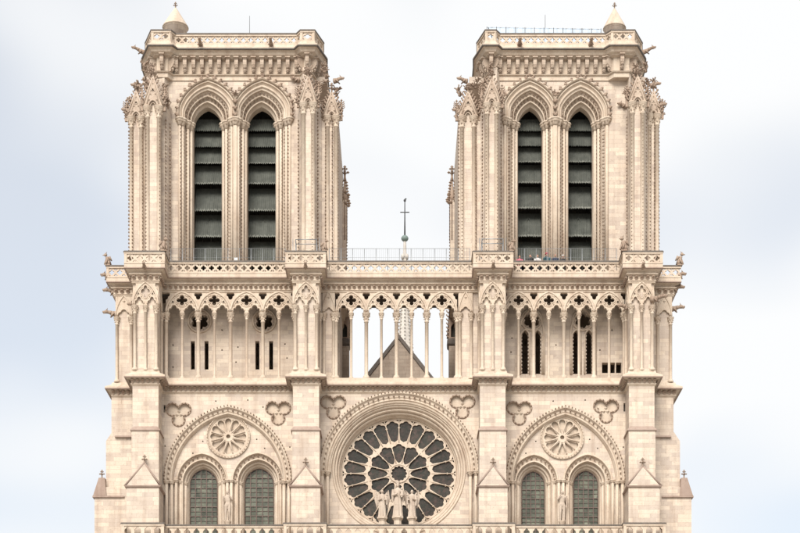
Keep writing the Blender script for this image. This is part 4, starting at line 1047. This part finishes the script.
    for k in range(7): pm.octa(xc + sg * (.32 - .03 * k), yr + .1, ze(200 - k * 3, yr), .14); pm.octa(xc - sg * .2, yr - .1, ze(200 - k * 3, yr), .12)
    for k in range(8): pm.octa(xc + sg * random.uniform(0, .4), yr, ze(random.uniform(192, 206), yr), .17)
    finial(pm, xc, yr + .2, ze(180, yr), 1.3); obj('pinnacle', pm, 'foliage', ro)
    ck = MB(); z = zbase
    while z < ze(196, yr): crocket(ck, x + sg * .04, yr + .1, z, .10); z += .27
    obj('crockets', ck, 'foliage', ro, kind='stuff')
    return t
LV = [(131, 1.1), (147, 1.3), (163.6, 1.45), (184, 1.75), (211, 2.15), (237, 2.1), (263, 2.0)]
north = dict(side=-1, label='left-hand bell tower shaft with two louvred openings', xo=129, xi=338.5, panel=(170, 299),
    wins=[(208.3, 27, 208.2, 14.2), (262.3, 27, 262, 14.1)], clip=[(2, 0), (0, 1)], louvres=LV,
    piers=[dict(poly=[(146, 4), (146, -.4), (160.5, -.4), (161, .5), (167, .5), (171.5, 1.45), (171.5, 4)], top=98, d=-.4, x=(147.5, 159), cap=107, apex=77.5,
                strips=[(146.2, -.42, 112), (159.8, -.42, 112), (166, .48, 118), (170.3, 1.1, 122), (181, 1.45, 124)]),
           dict(poly=[(129.5, 9), (129.5, .9), (144.5, .9), (147, 1.2), (147, 9)], top=108, d=.9, x=(131.5, 141.5), cap=117.5, apex=92,
                strips=[(129, .95, 118), (132.5, .85, 120), (142.8, .85, 120)]),
           dict(poly=[(297, 4), (298.3, 1.45), (301.5, .5), (302.4, -.4), (313, -.4), (318, .5), (322, .9), (322, 4)], top=98, d=-.4, x=(303.5, 313), cap=103.5, apex=77.5,
                strips=[(298.4, 1.3, 118), (302.6, -.35, 108), (312.6, -.42, 108), (318, .42, 110), (288, 1.45, 124)]),
           dict(poly=[(321, 9), (321, .9), (338, .9), (338, 9)], top=108, d=.9, x=(327.5, 336), cap=116.5, apex=93,
                strips=[(325.6, .86, 116), (332.4, .86, 118), (338, .95, 116)])],
    top=[(147, 3.6), (147, 2.3), (152.5, .45), (170, .45), (175, 1.0), (297.5, 1.0), (301.5, .45), (313.5, .45), (322, 2.3), (322, 3.6)],
    garg=(200.5, 271), clumps=[(146, .2, 84, 10, .2), (164, .2, 90, 12, .2), (139, 1, 88, 10, .22), (131, 1, 104, 10, .2), (168, .6, 104, 9, .16), (145, .2, 68, 7, .2), (298, .6, 100, 12, .18), (318, .3, 88, 14, .22), (326, 1, 80, 10, .18), (338, 1.2, 108, 9, .16), (324, .9, 69, 10, .18), (153, -.2, 70, 9, .22), (309, -.2, 72, 9, .22), (127.5, 1, 112, 7, .14), (337, 1.2, 92, 8, .14)],
    beasts=[(335, .9, 81, 1, .5), (131, .9, 112, -1, .5), (139, .9, 87, -1, .4), (298, 1.4, 80, -1, .35)],
    turret=(175.5, 11.6, 29.5, 24, 8.5), rod=(249.6, 16, 34), rear=346.5, rs=1)
LV2 = [(131, 1.1), (146, 1.3), (162.3, 1.4), (183, 1.75), (208.5, 2.1), (236.5, 2.2), (263, 2.0)]
south = dict(side=1, label='right-hand bell tower shaft with two louvred openings', xo=458.3, xi=659, panel=(501, 629),
    wins=[(529.6, 25.2, 529.7, 12.2), (580.4, 25.2, 580, 12.2)], clip=[(0, 0), (0, 2)], louvres=LV2,
    piers=[dict(poly=[(480, 4), (480, .9), (484, .5), (485.5, -.4), (497.5, -.4), (500.5, .5), (502, 1.45), (502, 4)], top=98, d=-.4, x=(487, 496.5), cap=104, apex=79.5,
                strips=[(482.2, .7, 112), (486.2, -.42, 108), (497.2, -.42, 108), (501, .6, 112), (508.5, 1.45, 122)]),
           dict(poly=[(458.6, 9), (458.6, .9), (480.5, .9), (480.5, 9)], top=108, d=.9, x=(462, 474), cap=117, apex=93,
                strips=[(458.4, .95, 116), (462, .86, 118), (476, .86, 118)]),
           dict(poly=[(627, 4), (627, 1.45), (629, .5), (631, -.4), (643.5, -.4), (646.5, .5), (648, .9), (648, 4)], top=98, d=-.4, x=(632.3, 642.5), cap=103, apex=77.5,
                strips=[(626.8, 1.4, 116), (631.6, -.42, 106), (642.6, -.42, 106), (646, .45, 110), (603.7, 1.45, 122)]),
           dict(poly=[(647, 9), (647, .9), (659, .9), (659, 9)], top=108, d=.9, x=(649.5, 657), cap=115, apex=92,
                strips=[(654.4, .86, 116), (658.8, .95, 116), (650, .86, 116)])],
    top=[(478.5, 3.6), (478.5, 2.3), (486.5, .45), (495, .45), (499, 1.0), (606, 1.0), (612, .45), (633.5, .45), (640.5, 2.3), (640.5, 3.6)],
    garg=(519.5, 590.5), clumps=[(484, .2, 86, 12, .2), (501, .3, 96, 10, .18), (476, 1, 84, 10, .2), (468, 1, 92, 9, .2), (460, 1, 110, 9, .16), (491, -.2, 70, 9, .22), (628, .2, 96, 12, .2), (648, .3, 86, 12, .2), (637, -.2, 70, 9, .22), (653, 1, 84, 9, .2), (660, 1, 106, 9, .16), (646, .6, 68, 8, .2), (459, 1, 92, 7, .14)],
    beasts=[(466, .9, 81, -1, .5), (656, .9, 107, 1, .6), (652, .9, 86, 1, .45), (460, .9, 112, -1, .4), (625, 1.45, 106, -1, .4)],
    turret=(614.5, 10.2, 30.5, 25, 9), rod=(545.2, 15, 36), rear=450.2, rs=-1)
T1 = bell_tower(north); T2 = bell_tower(south)

# ---------------- nave gable, roof and spire behind the open gallery
yg = 14.0; ax, az = ue(398.6, yg), ze(336, yg); sl = (ze(336, yg) - ze(371, yg)) / (ue(398.6, yg) - ue(371, yg)); hw = 6.4; ez = az - sl * hw
gm = MB().plate([(ax - hw, 0), (ax + hw, 0), (ax + hw, ez), (ax, az), (ax - hw, ez)], [], yg, yg + .5); nv = obj('nave_gable', gm, 'gable', CATH)
rf = MB().plate([(ax - hw - .3, ez - .1), (ax - hw, ez - .3), (ax, az - .25), (ax + hw, ez - .3), (ax + hw + .3, ez - .1), (ax, az + .16)], [], yg - .12, 95); obj('nave_roof', rf, 'lead', nv)
obj('nave_wall', MB().box(ax - hw + .1, ax + hw - .1, yg + .6, 94, 0, ez - .4), 'ashlar', nv)
ys = 62.0; xs = ue(404.8, ys); sz_ = lambda v: ze(v, ys); sp = MB()
sp.lathe(xs, ys, [(1.5, az - 3), (1.05, sz_(372)), (.46, sz_(312)), (.26, sz_(275)), (.17, sz_(244)), (.14, sz_(241))], 8, smooth=False)
spo = obj('spire', sp, 'copper', CATH)
ck = MB()
for k in range(24):
    f = k / 23; v = 366 - 84 * f; rr = (1.05 - .59 * (372 - v) / 60) if v > 312 else .46 - .3 * (312 - v) / 68
    for q in range(8): a = math.pi / 4 * q; ck.octa(xs + (rr + .08) * math.cos(a), ys + (rr + .08) * math.sin(a), sz_(v), .13, .13, .12)
obj('crockets', ck, 'copper', spo, kind='stuff')
km = MB(); km.ball(xs, ys, sz_(238.5), .42, .42, .36, 12, 7); obj('orb', km, 'verdigris', spo)
for k in range(4): obj('leaf_boss', MB().ball(xs + .33 * math.cos(k * 1.57 + .8), ys + .33 * math.sin(k * 1.57 + .8), sz_(257), .2, .2, .3, 8, 5), 'copper', spo)
cm = MB(); cm.tube([(xs, ys, sz_(242)), (xs, ys, sz_(200))], .1, 6, r1=.05); cm.tube([(xs - .52, ys, sz_(212.3)), (xs + .52, ys, sz_(212.3))], .06, 6); cm.ball(xs, ys, sz_(200.5), .15, .1, .17); cm.octa(xs + .1, ys, sz_(199), .14, .06, .1); obj('cross', cm, 'iron', spo)

# ================================================================== STATUES AND PEOPLE
def remesh(mb, voxel, name):
    me = mb.mesh('tmp'); o = bpy.data.objects.new('tmp', me); COL.objects.link(o)
    md = o.modifiers.new('r', 'REMESH'); md.mode = 'VOXEL'; md.voxel_size = voxel; md.use_smooth_shade = True
    sm = o.modifiers.new('s', 'SMOOTH'); sm.factor = .5; sm.iterations = 1
    dg = bpy.context.evaluated_depsgraph_get(); out = bpy.data.meshes.new_from_object(o.evaluated_get(dg)); out.name = name
    bpy.data.objects.remove(o); bpy.data.meshes.remove(me); return out
def ring_loft(mb, secs, n=28, folds=0, amp=0.0, ph=0.0):
    vs = []; fs = []; m = len(secs)
    for (z, cx, cy, rx, ry, fo) in secs:
        for k in range(n):
            t = 2 * math.pi * k / n; q = 1 + amp * fo * math.cos(folds * t + ph + z * 1.3); vs.append((cx + rx * q * math.cos(t), cy + ry * q * math.sin(t), z))
    for i in range(m - 1):
        for k in range(n): fs.append((i * n + k, i * n + (k + 1) % n, (i + 1) * n + (k + 1) % n, (i + 1) * n + k))
    fs += [tuple(range(n - 1, -1, -1)), tuple(range((m - 1) * n, m * n))]
    mb.add(vs, fs, True)
def limb(mb, pts, rs, n=8):
    for a, b, ra, rb in zip(pts, pts[1:], rs, rs[1:]): mb.tube([a, b], ra, n, r1=rb); mb.ball(*b, rb * 1.0, n=8, m=5)
def head(mb, h, x, y, z, s=1.0):
    mb.ball(x, y, z, h * .047 * s, h * .056 * s, h * .068 * s, 14, 10); mb.ball(x, y - h * .018 * s, z - h * .03 * s, h * .034 * s, h * .04 * s, h * .04 * s, 10, 7)
    mb.octa(x, y - h * .06 * s, z - h * .008 * s, h * .009 * s, h * .018 * s, h * .018 * s)
    for k in (-1, 1): mb.ball(x + k * h * .048 * s, y + h * .004, z - h * .005, h * .008 * s, h * .013 * s, h * .02 * s, 6, 4)
def hand(mb, p, d, h, side):
    p = Vector(p); d = Vector(d).normalized(); s_ = d.cross(Vector((0, 0, 1)))
    s_ = s_.normalized() if s_.length > .01 else Vector((1, 0, 0)); mb.ball(*(p + d * h * .02), h * .02, h * .02, h * .022, 7, 5)
    for k, ln in enumerate((.036, .044, .042, .034)):
        a = p + d * h * .035 + s_ * h * .0105 * (k - 1.5); b = a + d * h * ln * .6; c = b + (d + Vector((0, 0, -.5))).normalized() * h * ln * .5; mb.tube([a, b, c], h * .0052, 5, r1=h * .0042)
    mb.tube([p + s_ * h * .015 * side, p + d * h * .03 + s_ * h * .034 * side], h * .006, 5)
def robed(h, arms, extra=None, lean=0.0):
    mb = MB(); c = lambda z: lean * math.sin(z / h * math.pi) * h
    S_ = [(0, .17, .14, 1), (.04, .165, .135, 1), (.25, .145, .115, .9), (.42, .138, .105, .7), (.52, .128, .098, .5), (.61, .112, .085, .25), (.70, .13, .09, .15), (.775, .145, .085, .1), (.81, .125, .075, 0), (.835, .07, .055, 0), (.85, .042, .043, 0), (.885, .04, .042, 0)]
    ring_loft(mb, [(z * h, c(z * h), 0, rx * .82 * h, ry * .9 * h, f) for z, rx, ry, f in S_], 44, 9, .17)
    head(mb, h, c(.92 * h), -.012 * h, .925 * h)
    mb.ball(c(.92 * h), .022 * h, .915 * h, .058 * h, .052 * h, .08 * h, 10, 7)
    for sd, pts in arms:
        P = [Vector(p) * h for p in pts]; limb(mb, P, [.048 * h, .045 * h, .03 * h]); hand(mb, P[-1], P[-1] - P[-2], h, sd)
        mb.tube([P[1], P[1] - Vector((0, 0, .2 * h))], .045 * h, 8, r1=.02 * h)     # hanging sleeve
    if extra: extra(mb, h)
    return mb
def wings(mb, h):
    for sd in (-1, 1):
        for k in range(7):
            a = Vector((sd * .07, .09, .78 - .03 * k)) * h; b = Vector((sd * (.22 - .008 * k), .13, 1.00 - .075 * k)) * h; e = Vector((sd * (.27 - .015 * k), .15, .66 - .05 * k)) * h
            mb.tube([a, b, e], .034 * h, 6, r1=.02 * h)
def candle(sd):
    def f(mb, h):
        wings(mb, h); x = -sd * .17 * h; mb.tube([(x, -.17 * h, .42 * h), (x, -.17 * h, .86 * h)], .02 * h, 7); mb.lathe(x, -.17 * h, [(.02 * h, .74 * h), (.05 * h, .77 * h), (.03 * h, .79 * h)], 8)
    return f
def child(mb, h):
    ring_loft(mb, [(z * h, .12 * h, -.13 * h, r * h, r * .85 * h, 0) for z, r in ((.56, .03), (.59, .058), (.66, .055), (.72, .05), (.745, .022), (.76, .018))], 14)
    head(mb, h, .12 * h, -.14 * h, .79 * h, .66); limb(mb, [Vector(q) * h for q in ((.09, -.16, .72), (.06, -.2, .68), (.04, -.22, .72))], [.016 * h, .015 * h, .011 * h])
    mb.lathe(0, .0, [(.05 * h, .965 * h), (.06 * h, .97 * h), (.066 * h, 1.02 * h), (.05 * h, 1.02 * h)], 12)
    for k in range(6): mb.octa(.06 * h * math.cos(k * 1.05), .06 * h * math.sin(k * 1.05), 1.03 * h, .016 * h, .016 * h, .025 * h)
def nude(h, arms, stance=.0, lean=0.0):
    """standing body as one figure: legs, pelvis, chest, neck, head, arms"""
    mb = MB()
    for sd in (-1, 1):
        limb(mb, [Vector((sd * .055 + lean * .3, 0, .50)) * h, Vector((sd * .06 + lean * .2, -.012 - stance * sd, .285)) * h, Vector((sd * .062, .01, .05)) * h], [.062 * h, .042 * h, .024 * h], 10)
        mb.tube([Vector((sd * .062, .025, .025)) * h, Vector((sd * .07, -.085, .015)) * h], .025 * h, 8, r1=.017 * h)
    ring_loft(mb, [(z * h, lean * h * k, 0, rx * h, ry * h, 0) for z, rx, ry, k in ((.45, .05, .045, .3), (.48, .10, .065, .4), (.53, .105, .068, .6), (.60, .085, .055, .9), (.68, .10, .065, .8), (.75, .115, .066, .6), (.80, .115, .055, .5), (.825, .07, .045, .5), (.84, .036, .038, .5), (.885, .034, .038, .4))], 20)
    head(mb, h, lean * h * .3, -.01 * h, .928 * h)
    for sd, pts in arms:
        P = [Vector(p) * h for p in pts]; mb.ball(*P[0], .04 * h, n=8, m=6); limb(mb, P, [.036 * h, .027 * h, .018 * h]); hand(mb, P[-1], P[-1] - P[-2], h, sd)
    return mb
ARM_DOWN = lambda sd, f=.02: (sd, [(sd * .125, 0, .79), (sd * .15, .015, .63), (sd * .14, -.04, .49)])
ARM_FOLD = lambda sd: (sd, [(sd * .12, 0, .79), (sd * .145, -.02, .62), (sd * .04, -.12, .64)])
ARM_RAIL = lambda sd: (sd, [(sd * .125, 0, .79), (sd * .155, -.05, .64), (sd * .11, -.17, .60)])
ARM_UP = lambda sd: (sd, [(sd * .125, 0, .79), (sd * .16, -.09, .68), (sd * .06, -.13, .83)])
def statue(mb, u, d, vfoot, vtop, label, ped, name='statue', vox=.018):
    h = 1.0; z0 = ze(vfoot, d); x = ue(u, d)
    root = empty(name, (x, d, ped[0]), label, 'statue')
    link('figure', remesh(mb, vox, 'figure'), 'statue', root, (0, 0, z0 - ped[0]))
    if ped[1]:
        r = ped[1]; zz_ = z0 - ped[0]; pm = MB()
        pm.lathe(0, 0, [(r * 1.25, 0), (r * 1.25, .15), (r * .85, .25), (r * .72, zz_ - .3), (r * .95, zz_ - .16), (r * 1.1, zz_ - .12), (r * 1.1, zz_ + .02)], 8, smooth=False, rot=math.pi / 8); obj('pedestal', pm, 'carved', root)
    return root
dS = -1.0; hv = ze(481, dS) - ze(517, dS); ha = ze(489, dS) - ze(517.5, dS)
statue(robed(hv * .96, [ARM_FOLD(-1), (1, [(.12, 0, .79), (.16, -.04, .62), (.13, -.13, .57)])], child, .012), 397.6, dS, 517, 481, 'crowned robed stone statue holding a child, before the centre of the rose window', (ZT, .42))
statue(robed(ha * .98, [ARM_FOLD(-1), ARM_RAIL(1)], candle(-1)), 382.2, dS, 517.5, 489, 'winged stone angel statue to the left of the crowned statue below the rose', (ZT, .38))
statue(robed(ha * .98, [ARM_RAIL(-1), ARM_FOLD(1)], candle(1)), 412.0, dS, 517.5, 489, 'winged stone angel statue to the right of the crowned statue below the rose', (ZT, .38))
hn = ze(490, -.0) - ze(520.8, 0)
statue(nude(hn, [ARM_DOWN(-1), ARM_UP(1)], .015, .02), 227.5, .1, 520.9, 490, 'slender unclothed stone statue on a bracket between the two wider arched windows', (ze(521, .1), 0), vox=.022)
statue(nude(hn, [ARM_UP(-1), ARM_DOWN(1)], -.015, -.02), 562.3, .1, 520.9, 490, 'slender unclothed stone statue on a bracket between the two narrower arched windows', (ze(521, .1), 0), vox=.022)
def person(u, d, h, arms, top, legs, hair, label, hairstyle=0, rz=0.0, turn=0):
    me = remesh(nude(h, arms, .01), .016, 'person_body')
    for m in ('skin', top, legs, 'cloth_black'): me.materials.append(M[m])
    for pg in me.polygons:
        c = pg.center / h; hn_ = abs(c.y + .17) < .07 and .55 < c.z < .68 and c.y < -.12
        pg.material_index = 3 if c.z < .035 else 2 if c.z < .49 and abs(c.x) < .125 else 0 if (c.z > .845 or hn_ or (abs(c.x) > .12 and c.z < .51)) else 1
    root = empty('person', (ue(u, d), d, ZP), label, 'person', 'visitors at the parapet below the right-hand tower'); root.rotation_euler.z = rz
    link('body', me, None, root)
    hm = MB(); hm.ball(0, .012 * h, .945 * h, .054 * h, .06 * h, .064 * h, 12, 8)
    if hairstyle == 1: hm.tube([(0, .035 * h, .94 * h), (0, .05 * h, .80 * h)], .05 * h, 9, r1=.035 * h)
    o = link('hair', remesh(hm, .012, 'hair'), hair, root)
    if hairstyle == 2:
        o.name = 'hat'; hb = MB(); hb.lathe(0, 0, [(.085 * h, .965 * h), (.088 * h, .972 * h), (.058 * h, .978 * h), (.055 * h, 1.02 * h), (.03 * h, 1.03 * h)], 14); obj('hat_brim', hb, hair, root)
    # jacket: a loose shell round the trunk
    jm = MB(); ring_loft(jm, [(z * h, 0, 0, rx * h, ry * h, .6) for z, rx, ry in ((.46, .118, .085), (.53, .122, .085), (.60, .11, .075), (.68, .118, .08), (.75, .13, .08), (.80, .128, .068), (.83, .075, .055), (.842, .06, .05))], 20, 6, .03); obj('jacket', jm, top, root)
    return root
person(519.6, .12, 1.62, [ARM_RAIL(-1), ARM_RAIL(1)], 'cloth_pink', 'cloth_denim', 'hair_brown', 'visitor in a pink top at the end of the parapet next to the balcony')
person(530.2, .05, 1.66, [ARM_RAIL(-1), ARM_UP(1)], 'cloth_black', 'cloth_denim', 'hair_dark', 'dark-haired visitor in a black jacket in front of the louvred opening', 1)
person(537.6, .15, 1.70, [ARM_RAIL(-1), ARM_RAIL(1)], 'cloth_white', 'cloth_grey', 'hair_brown', 'brown-haired visitor in a white top in front of the louvred opening')
person(546.9, .0, 1.74, [ARM_UP(-1), ARM_RAIL(1)], 'cloth_teal', 'cloth_navy', 'cloth_red', 'visitor in a red hat and teal jacket at the parapet', 2)
person(555.2, .1, 1.72, [ARM_RAIL(-1), ARM_DOWN(1)], 'cloth_navy', 'cloth_black', 'hair_dark', 'visitor in dark navy clothes before the pier between two louvred openings', 0)
person(563.0, .05, 1.60, [ARM_RAIL(-1), ARM_RAIL(1)], 'cloth_black', 'cloth_grey', 'cloth_white', 'visitor in a white hat and black jacket at the parapet', 2)

# ================================================================== SMALL THINGS ON THE PLATFORM
def bay_x(i): return BX[i][1] + .7, BX[i + 1][0] - .7
for i, lab in ((0, 'wire mesh safety screen along the parapet below the left-hand tower'), (1, 'wire mesh safety screen along the parapet between the two towers'), (2, 'wire mesh safety screen along the parapet below the right-hand tower')):
    xa, xb = bay_x(i); railing(((xa + xb) / 2, -.2, ZP), [(xa, -.2), (xb, -.2)], ZP, ze(249.6, 0) - ZP, lab, 'safety screens')
def frame_cage(i, v0, lab):
    a, b = BX[i]; c = (a + b) / 2; z0 = ZP; h = ze(v0, -1.6) - z0; w = .8
    root = empty('metal_frame', (c, -1.4, z0), lab, 'metal frame', 'metal frames on the balconies')
    for sx in (-1, 1):
        for sy in (-1, 1): obj('post', MB().tube([(sx * w, sy * .45, 0), (sx * w, sy * .45, h)], .025, 6), 'wire', root)
        obj('post', MB().tube([(sx * w * 1.25, -.45, 0), (sx * w * 1.25, -.45, h * 1.03)], .022, 6), 'wire', root)
        obj('rail', MB().tube([(sx * w, -.45, h), (sx * w, .45, h)], .025, 6), 'wire', root)
    for sy in (-1, 1): obj('rail', MB().tube([(-w, sy * .45, h - .02), (w, sy * .45, h - .02)], .03, 6), 'wire', root)
    obj('rail', MB().tube([(-w, -.45, h * .55), (w, -.45, h * .55)], .02, 6), 'wire', root)
frame_cage(1, 240.5, 'open metal frame on the balcony to the left of the central gallery'); frame_cage(2, 240, 'open metal frame on the balcony to the right of the central gallery')
fl = empty('floodlight', (ue(236, .6), .6, ZP), 'small white floodlight on a post between the louvred openings', 'floodlight')
obj('post', MB().tube([(0, 0, 0), (0, 0, 1.35)], .03, 6), 'iron', fl); obj('bracket', MB().box(-.16, .16, -.02, .06, 1.33, 1.38), 'iron', fl)
hb = MB(); hb.ploft([(-.13, .1), (-.13, -.1), (.13, -.1), (.13, .1)], [(-.03, 1.38), (0, 1.40), (0, 1.6), (-.03, 1.62)]); obj('housing', hb, 'white', fl); obj('lens', MB().box(-.1, .1, -.112, -.1, 1.43, 1.57), 'white', fl)
# translucent sheeting on the roof of the right-hand tower
ds = 3.2; zr = ze(45, 1.0); xa, xb = ue(487, ds), ue(601, ds); zt0 = ze(27.6, ds); zt1 = ze(29.5, ds)
sc = empty('roof_sheeting', ((xa + xb) / 2, ds, zr), 'translucent pale blue sheeting on thin posts on the right-hand tower roof', 'sheeting'); cx_ = (xa + xb) / 2
for k in range(13):
    f = k / 12; x = xa + (xb - xa) * f - cx_; zt_ = zt0 + (zt1 - zt0) * f - zr
    obj('post', MB().tube([(x, 0, 0), (x, 0, zt_ + .06)], .03, 6), 'wire', sc)
    if k < 12:
        x2 = xa + (xb - xa) * (k + 1) / 12 - cx_; z2 = zt0 + (zt1 - zt0) * (k + 1) / 12 - zr; m = MB(); N = 8
        vs_ = []; fs_ = []
        for i in range(N + 1):
            for j in range(4):
                g_ = i / N; vs_.append((x + .035 + (x2 - x - .07) * g_, -.06 + .05 * math.sin(g_ * 9 + k + j), .25 + (zt_ + (z2 - zt_) * g_ - .25) * j / 3))
        for i in range(N):
            for j in range(3): fs_.append((i * 4 + j, (i + 1) * 4 + j, (i + 1) * 4 + j + 1, i * 4 + j + 1))
        obj('sheet', m.add(vs_, fs_, True), 'sheet', sc)
obj('top_rail', MB().tube([(xa - cx_, 0, zt0 - zr), (xb - cx_, 0, zt1 - zr)], .03, 6), 'wire', sc)
obj('brace', MB().tube([(xa - cx_ + .1, -.1, zt0 - zr - .05), (xa - cx_ + .9, -.1, .3)], .03, 6), 'iron', sc)

for sg in (-1, 1):
    yr = 8.0; xo = ue(399 + sg * 60, yr); xi = ue(399 + sg * 50, yr); a_, b_ = min(xo, xi), max(xo, xi)
    rp = obj('rear_pier', MB().box(a_, b_, yr, yr + 1.2, 0, ze(345, yr)), 'gable', CATH)
    obj('pier_cap', MB().ploft([(a_, yr + 1.2), (a_, yr), (b_, yr), (b_, yr + 1.2)], [(0, ze(346, yr)), (.12, ze(344, yr)), (.15, ze(340, yr)), (-.1, ze(337.5, yr))]), 'lead', rp)
    w_ = b_ - a_; c_ = (a_ + b_) / 2; z0_, z1_ = ze(338, yr), ze(281, yr)
    hs_ = [arch(c_, z0_ + .9, w_ * .3, w_ * .45, 6, legs=z0_ + .15)[::1], lobed(c_, z0_ + 2.2, 4, w_ * .16, w_ * .14, m=24), lobed(c_, z0_ + 3.2, 4, w_ * .16, w_ * .14, m=24)]
    tm_ = MB().plate([(a_, z0_ - .1), (b_, z0_ - .1), (b_, z1_), (a_, z1_)], hs_, yr + .2, yr + .5)
    for k in range(14): leafcurl(tm_, xi, yr + .3, z0_ + (z1_ - z0_) * (k + .5) / 14, -sg, .2, .13)
    obj('tracery', tm_, 'foliage', rp)
    obj('dark_backing', MB().box(a_ + .05, b_ - .05, yr + .52, yr + .6, z0_ - .05, z1_), 'unlit_dark', rp)  # dark board added behind the tracery, painting its opening as unlit
